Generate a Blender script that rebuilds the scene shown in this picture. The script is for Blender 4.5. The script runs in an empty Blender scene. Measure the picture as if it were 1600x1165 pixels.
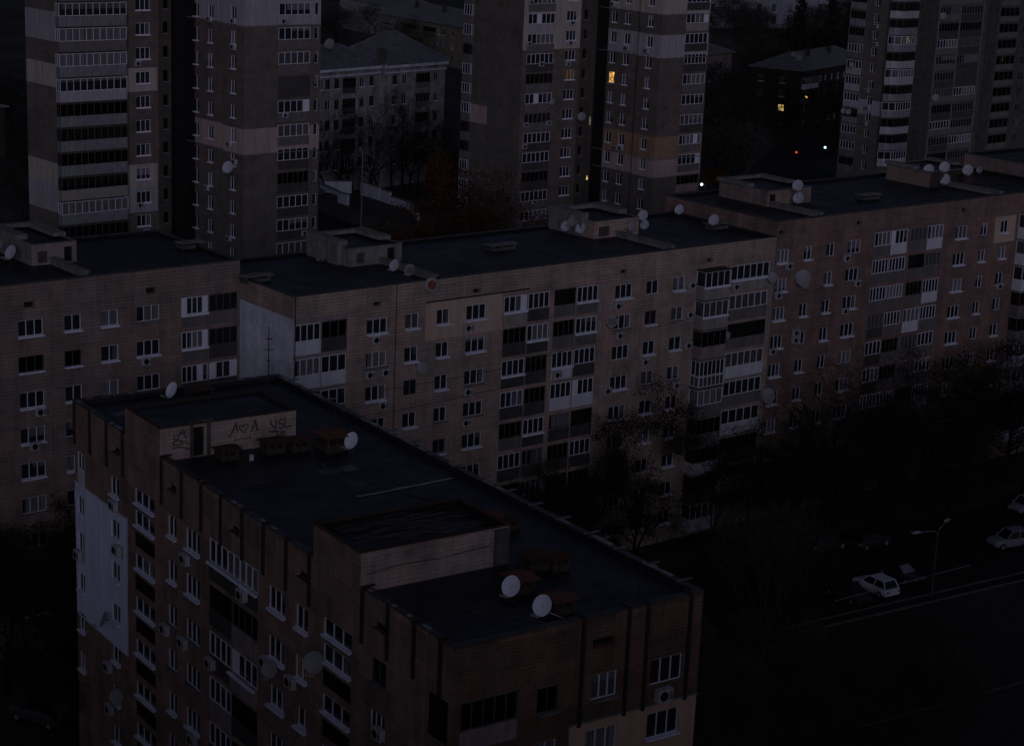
import bpy, math, random
from mathutils import Matrix, Vector
R = math.radians
random.seed(7)
scene = bpy.context.scene
COL = scene.collection

# ------------------------------------------------------------------ materials
def new_mat(name):
    m = bpy.data.materials.new(name); m.use_nodes = True
    nt = m.node_tree; b = nt.nodes['Principled BSDF']
    return m, nt, b
def nd(nt, t, **k):
    n = nt.nodes.new(t)
    for a, v in k.items(): setattr(n, a, v)
    return n
def ramp(nt, src, p0, c0, p1, c1):
    r = nd(nt, 'ShaderNodeValToRGB'); e = r.color_ramp.elements
    e[0].position = p0; e[0].color = (*c0, 1) if len(c0) == 3 else c0
    e[1].position = p1; e[1].color = (*c1, 1) if len(c1) == 3 else c1
    nt.links.new(src, r.inputs['Fac']); return r.outputs['Color']
def mixc(nt, fac, a, b, mode='MIX'):
    n = nd(nt, 'ShaderNodeMix', data_type='RGBA', blend_type=mode)
    for sock, v in ((n.inputs[0], fac), (n.inputs[6], a), (n.inputs[7], b)):
        if hasattr(v, 'is_output'): nt.links.new(v, sock)
        elif isinstance(v, tuple): sock.default_value = (*v, 1) if len(v) == 3 else v
        else: sock.default_value = v
    return n.outputs[2]
def noise(nt, vec, scale, detail=4, rough=.55):
    n = nd(nt, 'ShaderNodeTexNoise'); n.inputs['Scale'].default_value = scale
    n.inputs['Detail'].default_value = detail; n.inputs['Roughness'].default_value = rough
    if vec is not None: nt.links.new(vec, n.inputs['Vector'])
    return n.outputs['Fac']
def scaled(nt, vec, s):
    m = nd(nt, 'ShaderNodeMapping'); m.inputs['Scale'].default_value = s
    nt.links.new(vec, m.inputs['Vector']); return m.outputs['Vector']
def wallvec(nt):
    """(x+y, z) of the building, so that every upright face gets level courses"""
    tc = nd(nt, 'ShaderNodeTexCoord'); s = nd(nt, 'ShaderNodeSeparateXYZ'); nt.links.new(tc.outputs['Object'], s.inputs[0])
    a = nd(nt, 'ShaderNodeMath', operation='ADD'); nt.links.new(s.outputs[0], a.inputs[0]); nt.links.new(s.outputs[1], a.inputs[1])
    c = nd(nt, 'ShaderNodeCombineXYZ'); nt.links.new(a.outputs[0], c.inputs[0]); nt.links.new(s.outputs[2], c.inputs[1])
    return c.outputs[0], tc.outputs['Object']
def set_base(nt, b, col, rough=.85, spec=.25):
    if hasattr(col, 'is_output'): nt.links.new(col, b.inputs['Base Color'])
    else: b.inputs['Base Color'].default_value = (*col, 1)
    b.inputs['Roughness'].default_value = rough; b.inputs['Specular IOR Level'].default_value = spec
def tile_mat(name, ca, cb, cc, tw, th, joint=.022, jdark=.45, streak=.28, panel=.12, vdark=None):
    """glazed facing tile: level courses, fainter uprights, tinted wall panels, rain streaks"""
    m, nt, b = new_mat(name); v, o3 = wallvec(nt)
    def joints(w, h, ms, d, var):
        br = nd(nt, 'ShaderNodeTexBrick', offset=0.0, offset_frequency=2); nt.links.new(v, br.inputs['Vector'])
        br.inputs['Scale'].default_value = 1; br.inputs['Mortar Size'].default_value = ms; br.inputs['Mortar Smooth'].default_value = .3
        br.inputs['Brick Width'].default_value = w; br.inputs['Row Height'].default_value = h
        br.inputs['Color1'].default_value = (1, 1, 1, 1); br.inputs['Color2'].default_value = (1 - var,) * 3 + (1,)
        br.inputs['Mortar'].default_value = (d, d, d, 1); br.inputs['Bias'].default_value = -.1; return br
    rows = joints(2.3, th, joint, jdark, .22); cols = joints(tw, th * 6, joint * .6, jdark + .28 if vdark is None else vdark, .10)
    worn = ramp(nt, noise(nt, scaled(nt, o3, (.8, .8, .9)), 1.6, 5, .7), .36, (.15,) * 3, .62, (1, 1, 1))
    rowc = mixc(nt, worn, (.86, .86, .86), rows.outputs['Color'])
    pb = nd(nt, 'ShaderNodeTexBrick', offset=.37); nt.links.new(v, pb.inputs['Vector'])
    pb.inputs['Scale'].default_value = 1; pb.inputs['Mortar Size'].default_value = 0
    pb.inputs['Brick Width'].default_value = 2.3; pb.inputs['Row Height'].default_value = 1.4
    pb.inputs['Color1'].default_value = (1 - panel,) * 3 + (1,); pb.inputs['Color2'].default_value = (1 + panel, 1 + panel * .4, 1 + panel * .4, 1)
    big = ramp(nt, noise(nt, scaled(nt, o3, (.25, .25, .22)), 1, 6, .7), .38, ca, .6, cb)
    big = mixc(nt, ramp(nt, noise(nt, scaled(nt, o3, (.45, .45, .5)), 1.3, 5, .7), .5, (0, 0, 0), .66, (1, 1, 1)), big, cc)
    st = ramp(nt, noise(nt, scaled(nt, o3, (.9, .9, .1)), 1, 5, .6), .3, (1 - streak,) * 3, .62, (1, 1, 1))
    dirt = ramp(nt, noise(nt, o3, .55, 7, .75), .34, (.68, .68, .66), .56, (1, 1, 1)); st = mixc(nt, 1, st, dirt, 'MULTIPLY')
    col = mixc(nt, 1, mixc(nt, 1, mixc(nt, 1, mixc(nt, 1, big, rowc, 'MULTIPLY'), cols.outputs['Color'], 'MULTIPLY'), pb.outputs['Color'], 'MULTIPLY'), st, 'MULTIPLY')
    set_base(nt, b, col, .7, .3)
    bp = nd(nt, 'ShaderNodeBump'); bp.inputs['Strength'].default_value = .3; bp.inputs['Distance'].default_value = .008
    nt.links.new(rows.outputs['Fac'], bp.inputs['Height']); bp.invert = True; nt.links.new(bp.outputs[0], b.inputs['Normal'])
    return m
def plain(name, c, rough=.8, var=.25, scale=1.2, spec=.25, streak=.3, metal=0):
    """painted / rendered / metal surface with blotches and rain streaks"""
    m, nt, b = new_mat(name); tc = nd(nt, 'ShaderNodeTexCoord'); o = tc.outputs['Object']
    d = tuple(x * (1 - var) for x in c); e = tuple(x * (1 + var * .6) for x in c)
    col = ramp(nt, noise(nt, o, scale, 6, .65), .3, d, .7, e)
    st = ramp(nt, noise(nt, scaled(nt, o, (2.2, 2.2, .16)), 1, 4), .3, (1 - streak,) * 3, .6, (1, 1, 1))
    set_base(nt, b, mixc(nt, 1, col, st, 'MULTIPLY'), rough, spec); b.inputs['Metallic'].default_value = metal
    return m
def glass_mat(name, c0, c1, rough=.06, spec=.5, share=.62):
    """dark pane; behind some of them hang curtains or half-drawn blinds, different for every window"""
    m, nt, b = new_mat(name); oi = nd(nt, 'ShaderNodeObjectInfo'); tc = nd(nt, 'ShaderNodeTexCoord'); sp = nd(nt, 'ShaderNodeSeparateXYZ'); nt.links.new(tc.outputs['Object'], sp.inputs[0])
    def math_(op, a, v): n = nd(nt, 'ShaderNodeMath', operation=op); nt.links.new(a, n.inputs[0]); n.inputs[1].default_value = v; return n.outputs[0]
    r1 = oi.outputs['Random']; r2 = math_('FRACT', math_('MULTIPLY', r1, 17.3), 0); r3 = math_('FRACT', math_('MULTIPLY', r1, 41.7), 0)
    folds = ramp(nt, noise(nt, scaled(nt, tc.outputs['Object'], (9, 9, .25)), 1.5, 2), .4, (.5,) * 3, .62, (1, 1, 1))
    n1 = nd(nt, 'ShaderNodeMath', operation='MULTIPLY_ADD'); nt.links.new(r2, n1.inputs[0]); n1.inputs[1].default_value = 2.6; n1.inputs[2].default_value = -.9
    g = nd(nt, 'ShaderNodeMath', operation='GREATER_THAN'); nt.links.new(sp.outputs[2], g.inputs[0]); nt.links.new(n1.outputs[0], g.inputs[1])
    n2 = nd(nt, 'ShaderNodeMath', operation='MULTIPLY_ADD'); nt.links.new(r3, n2.inputs[0]); n2.inputs[1].default_value = 2.4; n2.inputs[2].default_value = -1.2
    h = nd(nt, 'ShaderNodeMath', operation='GREATER_THAN'); nt.links.new(sp.outputs[0], h.inputs[0]); nt.links.new(n2.outputs[0], h.inputs[1])
    gh = nd(nt, 'ShaderNodeMath', operation='MULTIPLY'); nt.links.new(g.outputs[0], gh.inputs[0]); nt.links.new(h.outputs[0], gh.inputs[1])
    pick = math_('GREATER_THAN', r1, share); f = nd(nt, 'ShaderNodeMath', operation='MULTIPLY'); nt.links.new(gh.outputs[0], f.inputs[0]); nt.links.new(pick, f.inputs[1])
    tone = mixc(nt, r3, c1, tuple(x * .35 for x in c1))
    set_base(nt, b, mixc(nt, f.outputs[0], c0, mixc(nt, 1, tone, folds, 'MULTIPLY')), rough, spec); return m
def emit_mat(name, c, s, patchy=0):
    m, nt, b = new_mat(name); set_base(nt, b, (.02, .02, .02), .4)
    if patchy:
        tc = nd(nt, 'ShaderNodeTexCoord')
        f = ramp(nt, noise(nt, scaled(nt, tc.outputs['Object'], (2.6, 2.6, 1.6)), patchy, 3), .38, (.06, .035, .01), .6, c)
        nt.links.new(f, b.inputs['Emission Color'])
    else: b.inputs['Emission Color'].default_value = (*c, 1)
    b.inputs['Emission Strength'].default_value = s; return m
def leaf_mat(name, a, bb, rough=.8):
    m, nt, b = new_mat(name); tc = nd(nt, 'ShaderNodeTexCoord')
    set_base(nt, b, ramp(nt, noise(nt, tc.outputs['Object'], .7, 3), .35, a, .65, bb), rough, .15); return m

M = {}
M['tile_mid'] = tile_mat('pinkish_facing_tile', (.42, .34, .275), (.53, .375, .30), (.37, .335, .28), .21, .27, .034, .38, .25, .13)
M['tile_right'] = tile_mat('rosy_facing_tile', (.26, .185, .155), (.335, .205, .165), (.23, .185, .155), .21, .27, .034, .38, .25, .13)
M['tile_left'] = tile_mat('dull_pink_facing_tile', (.28, .225, .19), (.335, .245, .20), (.255, .22, .19), .21, .27, .034, .38, .25, .13)
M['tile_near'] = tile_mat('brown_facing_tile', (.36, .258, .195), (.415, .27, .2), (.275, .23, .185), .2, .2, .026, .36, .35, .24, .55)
M['tile_near_dark'] = tile_mat('shaded_brown_facing_tile', (.205, .135, .095), (.24, .137, .092), (.15, .12, .09), .2, .2, .026, .36, .35, .24, .55)  # copy of the brown tile, darkened to paint dimmer light on the front face
M['tile_pale'] = tile_mat('pale_facing_tile', (.42, .34, .285), (.48, .365, .30), (.28, .24, .20), .22, .22, .02, .4, .2, .07)
M['brick_tower'] = tile_mat('tower_brick', (.15, .122, .104), (.175, .136, .116), (.138, .12, .104), .25, .3, .012, .7, .12, .05)
M['brick_grey'] = tile_mat('tower_grey_brick', (.145, .13, .112), (.165, .138, .118), (.128, .12, .106), .25, .3, .012, .7, .12, .05)
M['brick_shade'] = tile_mat('shaded_tower_brick', (.085, .07, .06), (.10, .08, .068), (.075, .065, .057), .25, .3, .012, .7, .2, .05)  # tower brick with the shade between the wings put into its colour
M['brick_house'] = tile_mat('dark_house_brick', (.06, .042, .034), (.075, .048, .038), (.05, .038, .032), .25, .1, .01, .7, .3, .05)
M['band_lilac'] = plain('lilac_render', (.36, .33, .35), var=.12)
M['band_pink'] = plain('pink_render', (.40, .30, .275), var=.12)
M['band_cream'] = plain('cream_render', (.40, .35, .30), var=.1)
M['band_grey'] = plain('grey_parapet', (.21, .21, .22), var=.25, streak=.4)
M['band_ochre'] = plain('ochre_render', (.30, .19, .12), var=.12)
M['band_blue'] = plain('blue_grey_render', (.32, .315, .325), var=.12)
M['white_render'] = tile_mat('white_render', (.68, .69, .77), (.74, .75, .83), (.60, .61, .67), 1.2, 2.8, .01, .82, .2, .03, .9)
M['white_wrap'] = plain('white_cladding', (.69, .70, .84), var=.1, scale=.35, streak=.16)
M['cream_clad'] = plain('cream_cladding', (.50, .335, .225), var=.1, streak=.12)
M['tan_clad'] = plain('tan_cladding', (.48, .35, .27), var=.12, streak=.2)
M['concrete'] = plain('concrete', (.19, .18, .165), var=.35)
M['dark_concrete'] = plain('sooty_concrete', (.085, .08, .073), var=.4)
M['panel_grey'] = plain('grey_panel', (.15, .135, .13), var=.25)
M['panel_dark'] = plain('dark_panel', (.065, .057, .053), var=.3)
M['panel_white'] = plain('white_panel', (.55, .54, .58), var=.1, streak=.2)
M['panel_beige'] = plain('beige_panel', (.28, .26, .225), var=.15)
M['panel_pink'] = plain('pinkish_panel', (.27, .215, .205), var=.2)
M['white_wall_far'] = plain('white_parapet', (.5, .5, .54), var=.12)
M['white_pvc'] = plain('white_frame', (.64, .64, .69), .45, .06, 2, .4, .1)
M['old_frame'] = plain('old_grey_frame', (.21, .195, .18), .7, .25)
M['dark_frame'] = plain('dark_frame', (.085, .075, .066), .7, .3)
M['sill_white'] = plain('white_sill', (.72, .73, .84), .5, .08, 2, .4, .12)
M['sill_grey'] = plain('grey_sill', (.16, .15, .145), .7, .25)
M['glass'] = glass_mat('window_glass', (.018, .019, .024), (.2, .19, .2), share=.34)
M['glass_blind'] = glass_mat('curtained_glass', (.07, .066, .07), (.2, .19, .2), share=.1)
M['glass_dark'] = glass_mat('dark_glass', (.004, .004, .004), (.02, .018, .017), .15)
M['void'] = plain('dark_interior', (.012, .011, .011), .9, .5)
M['lit_warm'] = emit_mat('lit_window_warm', (1, .50, .10), 1.6, 1.2)
M['lit_yellow'] = emit_mat('lit_window_yellow', (1, .66, .22), 1.5, 1.0)
M['lit_dim'] = emit_mat('lit_window_dim', (1, .42, .12), .045, 2.6)
M['lit_pale'] = emit_mat('lit_window_pale', (1, .86, .62), .2, 1.6)
M['curtain_yellow'] = emit_mat('yellow_curtain_glow', (1, .78, .35), .012, 3.2)
M['lamp_white'] = emit_mat('lamp_white', (.9, .95, 1), 3.5)
M['lamp_green'] = emit_mat('lamp_green_white', (.55, 1, .8), 3.0)
M['lamp_red'] = emit_mat('lamp_red', (1, .05, .03), 1.6)
M['metal_dark'] = plain('dark_rusty_steel', (.03, .02, .017), .6, .4, 3, .4)
M['metal_cap'] = plain('edge_flashing', (.05, .047, .046), .55, .8, 1.5, .5, .2)
M['metal_pale'] = plain('pale_galvanised_steel', (.26, .25, .25), .5, .35, 2, .5)
M['metal_weathered'] = plain('weathered_steel', (.13, .125, .12), .6, .4, 2, .4)
M['rust'] = plain('rust_sheet', (.155, .052, .025), .75, .35, 2.5, .3, .3)
M['rust_dark'] = plain('old_rust', (.075, .035, .022), .8, .4, 2.5)
M['brick_vent'] = plain('sooty_brick', (.06, .042, .033), .9, .5, 4)
M['dish'] = plain('dish_paint', (.64, .65, .70), .45, .06, 2, .4, .05)
M['dish_far'] = plain('weathered_dish_paint', (.38, .38, .415), .5, .14, 2, .4, .1)
M['dish_grey'] = plain('dish_grey_paint', (.2, .195, .2), .5, .15, 2, .4, .05)
M['ac'] = plain('air_con_casing', (.42, .41, .42), .5, .12, 2, .4, .2)
M['black'] = plain('black_paint', (.008, .008, .008), .8, .3)
M['cable_pale'] = plain('pale_cable', (.40, .40, .40), .6, .2)
M['cable_dark'] = plain('dark_cable', (.075, .072, .07), .6, .4)
M['spray'] = plain('black_spray_paint', (.06, .052, .047), .7, .2)
M['tin_roof'] = plain('grey_tin_roof', (.15, .155, .155), .55, .35, .5, .4, .4)
M['asphalt'] = plain('asphalt', (.011, .011, .011), .8, .4, .6, .3, 0)
M['pave'] = plain('pavement', (.022, .021, .02), .85, .35, .8, .2, 0)
M['kerb'] = plain('kerb_stone', (.11, .10, .09), .85, .3, 1, .2, 0)
M['car_white'] = plain('white_car_paint', (.62, .62, .68), .25, .05, 1, .5, .03)
M['car_silver'] = plain('silver_car_paint', (.2, .2, .23), .3, .05, 1, .5, .03)
M['car_gloom'] = plain('dull_grey_car_paint', (.06, .06, .065), .4, .1, 1, .4, .05)
M['car_dark'] = plain('dark_car_paint', (.03, .03, .034), .22, .05, 1, .5, 0)
M['car_glass'] = plain('car_glass', (.008, .008, .01), .05, .05, 1, .6, 0)
M['car_glass_pale'] = plain('pale_car_glass', (.17, .17, .2), .1, .1, 1, .6, 0)  # paler colour than the other car glass
M['tyre'] = plain('tyre_rubber', (.012, .012, .012), .9, .2)
M['bark'] = plain('dark_bark', (.012, .010, .009), .9, .4, 3)
M['bark_pale'] = plain('pale_twigs', (.085, .068, .058), .9, .4, 3)
M['leaf_brown'] = leaf_mat('withered_leaves', (.010, .008, .006), (.024, .016, .012))
M['leaf_orange'] = leaf_mat('orange_leaves', (.045, .015, .004), (.095, .031, .008))
M['leaf_grove'] = leaf_mat('dim_foliage', (.022, .022, .018), (.05, .046, .04))
M['leaf_rusty'] = leaf_mat('rusty_brown_leaves', (.035, .015, .006), (.075, .030, .011))
M['leaf_red'] = leaf_mat('reddish_leaves', (.035, .013, .008), (.06, .022, .012))
M['leaf_dark'] = leaf_mat('dark_needles', (.010, .011, .009), (.020, .021, .016))

def roof_mat(name, a, bb, spec=.5, rough=.42):
    m, nt, b = new_mat(name); tc = nd(nt, 'ShaderNodeTexCoord'); o = tc.outputs['Object']
    br = nd(nt, 'ShaderNodeTexBrick', offset=.5); nt.links.new(o, br.inputs['Vector'])
    br.inputs['Scale'].default_value = 1; br.inputs['Brick Width'].default_value = 7.5; br.inputs['Row Height'].default_value = 1.0
    br.inputs['Mortar Size'].default_value = .06; br.inputs['Color1'].default_value = (1, 1, 1, 1)
    br.inputs['Color2'].default_value = (.70, .70, .72, 1); br.inputs['Mortar'].default_value = (.25, .25, .25, 1)
    c = ramp(nt, noise(nt, o, .16, 6, .65), .3, a, .7, bb)
    d = ramp(nt, noise(nt, o, 1.7, 6, .7), .3, (.72,) * 3, .7, (1.15,) * 3)
    set_base(nt, b, mixc(nt, 1, mixc(nt, 1, c, d, 'MULTIPLY'), br.outputs['Color'], 'MULTIPLY'), rough, spec)
    rr = ramp(nt, noise(nt, o, .45, 6, .7), .3, (.42,) * 3, .7, (.66,) * 3); nt.links.new(rr, b.inputs['Roughness'])
    bp = nd(nt, 'ShaderNodeBump'); bp.inputs['Strength'].default_value = .12; bp.inputs['Distance'].default_value = .02
    nt.links.new(noise(nt, o, 5, 5), bp.inputs['Height']); nt.links.new(bp.outputs[0], b.inputs['Normal'])
    return m
M['bitumen'] = roof_mat('bitumen_roof', (.019, .0195, .0235), (.0255, .0265, .032), .35)
M['bitumen_dark'] = roof_mat('dark_bitumen_roof', (.009, .009, .0095), (.017, .017, .0175), .3)
M['bitumen_new'] = plain('newer_bitumen', (.03, .03, .036), .35, .3, 2, .5, 0)
def ground_mat():
    m, nt, b = new_mat('bare_ground_and_grass'); tc = nd(nt, 'ShaderNodeTexCoord'); o = tc.outputs['Object']
    c = ramp(nt, noise(nt, o, .05, 6, .6), .38, (.036, .037, .03), .65, (.072, .069, .059))
    c = mixc(nt, 1, c, ramp(nt, noise(nt, o, 1.2, 5, .7), .3, (.5,) * 3, .7, (1.3,) * 3), 'MULTIPLY')
    set_base(nt, b, c, .95, .1); return m
M['ground'] = ground_mat()

# ------------------------------------------------------------------ mesh helpers
class MB:
    def __init__(s): s.v = []; s.f = []; s.m = []
    def face(s, pts, mi=0):
        n = len(s.v); s.v += [tuple(p) for p in pts]; s.f.append(tuple(range(n, n + len(pts)))); s.m.append(mi)
    def box(s, x0, x1, y0, y1, z0, z1, mi=0, T=None):
        p = [(x, y, z) for z in (z0, z1) for y in (y0, y1) for x in (x0, x1)]
        if T is not None: p = [tuple(T @ Vector(q)) for q in p]
        n = len(s.v); s.v += p
        for q in ((0, 2, 3, 1), (4, 5, 7, 6), (0, 1, 5, 4), (2, 6, 7, 3), (0, 4, 6, 2), (1, 3, 7, 5)):
            s.f.append(tuple(n + i for i in q)); s.m.append(mi)
    def tube(s, pts, rad, n=6, mi=0, cap=True):
        rings = []; pts = [Vector(p) for p in pts]
        for i, p in enumerate(pts):
            d = (pts[min(i + 1, len(pts) - 1)] - pts[max(i - 1, 0)])
            d = d.normalized() if d.length > 1e-9 else Vector((0, 0, 1))
            a = d.orthogonal().normalized(); b = d.cross(a)
            r = rad[i] if isinstance(rad, (list, tuple)) else rad
            k = len(s.v); rings.append(k)
            s.v += [tuple(p + (a * math.cos(2 * math.pi * j / n) + b * math.sin(2 * math.pi * j / n)) * r) for j in range(n)]
        for a, b in zip(rings, rings[1:]):
            for j in range(n): s.f.append((a + j, a + (j + 1) % n, b + (j + 1) % n, b + j)); s.m.append(mi)
        if cap:
            s.f.append(tuple(rings[0] + j for j in reversed(range(n)))); s.m.append(mi)
            s.f.append(tuple(rings[-1] + j for j in range(n))); s.m.append(mi)
    def mesh(s, name, mats, smooth=False):
        me = bpy.data.meshes.new(name); me.from_pydata(s.v, [], s.f)
        for m in mats: me.materials.append(M[m] if isinstance(m, str) else m)
        me.polygons.foreach_set('material_index', s.m)
        if smooth: me.polygons.foreach_set('use_smooth', [True] * len(s.f))
        me.update(); return me
    def build(s, name, mats, parent=None, smooth=False, mat=None):
        return put(name, s.mesh(name, mats if isinstance(mats, (list, tuple)) else [mats], smooth), parent, mat)
def put(name, me, parent=None, mat=None):
    o = bpy.data.objects.new(name, me); COL.objects.link(o)
    if parent is not None: o.parent = parent
    if mat is not None: o.matrix_local = mat
    return o
def tag(o, label=None, cat=None, group=None, kind=None):
    for k, v in (('label', label), ('category', cat), ('group', group), ('kind', kind)):
        if v: o[k] = v
    return o
def thing(name, label, cat, loc=(0, 0, 0), rz=0, group=None):
    o = bpy.data.objects.new(name, None); COL.objects.link(o); o.empty_display_size = .5
    o.location = loc; o.rotation_euler = (0, 0, rz); return tag(o, label, cat, group)
def copy_tree(o, parent=None):
    c = o.copy(); COL.objects.link(c)
    if parent is not None: c.parent = parent
    for ch in list(o.children): copy_tree(ch, c)
    return c
CACHE = {}
def cached(key, fn):
    if key not in CACHE: CACHE[key] = fn()
    return CACHE[key]

# ------------------------------------------------------------------ facades
class Face:
    """one upright face of a building; x runs along it, y points inwards, z up (building coordinates via T)"""
    def __init__(s, ox, oy, rot): s.T = Matrix.Translation((ox, oy, 0)) @ Matrix.Rotation(R(rot), 4, 'Z'); s.holes = []; s.zones = []
    def hole(s, x0, x1, z0, z1, depth=.17): s.holes.append((x0, x1, z0, z1, depth))
    def zone(s, x0, x1, z0, z1, mi): s.zones.append((x0, x1, z0, z1, mi))
    def at(s, x, y, z): return s.T @ Matrix.Translation((x, y, z))
def wall_face(mb, F, X0, X1, Z0, Z1, mi=0, void=1):
    xs = {X0, X1}; zs = {Z0, Z1}
    H = [h for h in F.holes]
    for a, b, c, d, *_ in H + F.zones:
        xs |= {min(max(a, X0), X1), min(max(b, X0), X1)}; zs |= {min(max(c, Z0), Z1), min(max(d, Z0), Z1)}
    xs = sorted(xs); zs = sorted(zs)
    P = lambda x, y, z: tuple(F.T @ Vector((x, y, z)))
    for z0, z1 in zip(zs, zs[1:]):
        if z1 - z0 < 1e-5: continue
        zc = (z0 + z1) / 2; run = None
        rowh = [h for h in H if h[2] < zc < h[3]]; rowz = [q for q in F.zones if q[2] < zc < q[3]]
        cells = []
        for x0, x1 in zip(xs, xs[1:]):
            if x1 - x0 < 1e-5: continue
            xc = (x0 + x1) / 2
            if any(h[0] < xc < h[1] for h in rowh): k = None
            else:
                k = mi
                for q in rowz:
                    if q[0] < xc < q[1]: k = q[4]
            if cells and cells[-1][2] == k: cells[-1][1] = x1
            else: cells.append([x0, x1, k])
        for x0, x1, k in cells:
            if k is not None: mb.face([P(x0, 0, z0), P(x1, 0, z0), P(x1, 0, z1), P(x0, 0, z1)], k)
    for x0, x1, z0, z1, d in H:
        k = mi
        for q in F.zones:
            if q[0] < (x0 + x1) / 2 < q[1] and q[2] < (z0 + z1) / 2 < q[3]: k = q[4]
        for a, b in (((x0, z0), (x0, z1)), ((x0, z1), (x1, z1)), ((x1, z1), (x1, z0)), ((x1, z0), (x0, z0))):
            mb.face([P(a[0], 0, a[1]), P(b[0], 0, b[1]), P(b[0], d, b[1]), P(a[0], d, a[1])], void if d > .6 else k)
        mb.face([P(x0, d, z0), P(x1, d, z0), P(x1, d, z1), P(x0, d, z1)], void)

FRAMES = {'w': 'white_pvc', 'o': 'old_frame', 'd': 'dark_frame'}
def frame_bars(mb, w, h, n, y0, y1, bar=.052, mul=.058, x0=None, tr=None):
    x0 = -w / 2 if x0 is None else x0
    mb.box(x0 + .004, x0 + bar, y0, y1, .004, h - .004); mb.box(x0 + w - bar, x0 + w - .004, y0, y1, .004, h - .004)
    mb.box(x0 + bar, x0 + w - bar, y0, y1, .004, bar); mb.box(x0 + bar, x0 + w - bar, y0, y1, h - bar, h - .004)
    for i in range(1, n):
        x = x0 + w * i / n; mb.box(x - mul / 2, x + mul / 2, y0 + .004, y1 - .004, bar, h - bar)
    if tr: mb.box(x0 + bar, x0 + w - bar, y0 + .008, y1 - .008, tr - mul / 2, tr + mul / 2)
def window(bld, F, x, z, w, h, n=2, fr='w', sill='w', glass='glass', depth=.17, sd=.2, label=None, tr=None):
    F.hole(x - w / 2, x + w / 2, z, z + h, depth)
    key = ('win', round(w, 2), round(h, 2), n, fr, tr, round(depth, 2))
    def mk():
        mb = MB(); frame_bars(mb, w, h, n, depth - .1, depth - .03, tr=tr); return mb.mesh('window', [FRAMES[fr]])
    o = put('window', cached(key, mk), bld, F.at(x, 0, z))
    if label: o['label'] = label
    def mp():
        mb = MB(); mb.face([(-w / 2 + .03, depth - .05, .03), (w / 2 - .03, depth - .05, .03), (w / 2 - .03, depth - .05, h - .03), (-w / 2 + .03, depth - .05, h - .03)])
        return mb.mesh('pane', [glass])
    put('pane', cached(('pane', round(w, 2), round(h, 2), glass, round(depth, 2)), mp), o)
    if sill:
        def ms():
            mb = MB(); a = w / 2 + .05
            mb.box(-a, a, -sd, -.004, -.055, .012); mb.box(-w / 2 + .006, w / 2 - .006, -.004, depth - .1, -.02, .013)
            mb.box(-a, a, -sd, -sd + .015, -.10, -.055)
            return mb.mesh('sill', ['sill_white' if sill == 'w' else 'sill_grey'])
        put('sill', cached(('sill', round(w, 2), sill, sd, round(depth, 2)), ms), o)
    return o
def balcony(bld, F, x0, x1, zf, style='w', panel='panel_grey', n=4, depth=1.1, sill=None, gz=1.05, top=2.45, glass=None, proud=.03, side=0, hole=True, pane_panels=()):
    """recessed loggia: parapet, glazing, panes"""
    w = x1 - x0; xc = (x0 + x1) / 2
    if hole: F.hole(x0, x1, zf, zf + top, depth)
    def mk():
        mb = MB(); mb.box(-w / 2 + .01, w / 2 - .01, -proud, .07, -.02, gz - .04); mb.box(-w / 2 + .005, w / 2 - .005, -proud - .02, .09, gz - .04, gz)
        if style == 'open':
            for i in range(1, 4): mb.box(-w / 2 + w * i / 4 - .02, -w / 2 + w * i / 4 + .02, .01, .05, gz, gz + .02)
        return mb.mesh('balcony', [panel])
    o = put('balcony', cached(('balc', round(w, 2), panel, gz, proud, style == 'open'), mk), bld, F.at(xc, 0, zf))
    if style != 'open':
        fr = FRAMES[style]; h = top - gz
        def mg():
            mb = MB(); frame_bars(mb, w - .02, h - .01, n, .0, .07, .06, .066)
            for i in pane_panels: mb.box(-w / 2 + (w / n) * i + .05, -w / 2 + (w / n) * (i + 1) - .05, .012, .05, .06, h - .06)
            return mb.mesh('glazing', [fr])
        g = put('glazing', cached(('glaz', round(w, 2), n, style, gz, top, tuple(pane_panels)), mg), o, Matrix.Translation((0, 0, gz)))
        def mp():
            mb = MB(); mb.face([(-w / 2 + .05, .055, .05), (w / 2 - .05, .055, .05), (w / 2 - .05, .055, h - .05), (-w / 2 + .05, .055, h - .05)]); return mb.mesh('pane', [gl])
        gl = glass or ('glass_dark' if style == 'd' else 'glass')
        put('pane', cached(('gp', round(w, 2), gz, top, gl), mp), o, Matrix.Translation((0, 0, gz)))
    if sill:
        def ms():
            mb = MB(); mb.box(-w / 2 - .03, w / 2 + .03, -proud - .17, -proud - .021, gz - .13, gz + .01); return mb.mesh('sill', ['sill_white'])
        put('sill', cached(('bs', round(w, 2), proud, gz), ms), o)
    return o
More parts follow.
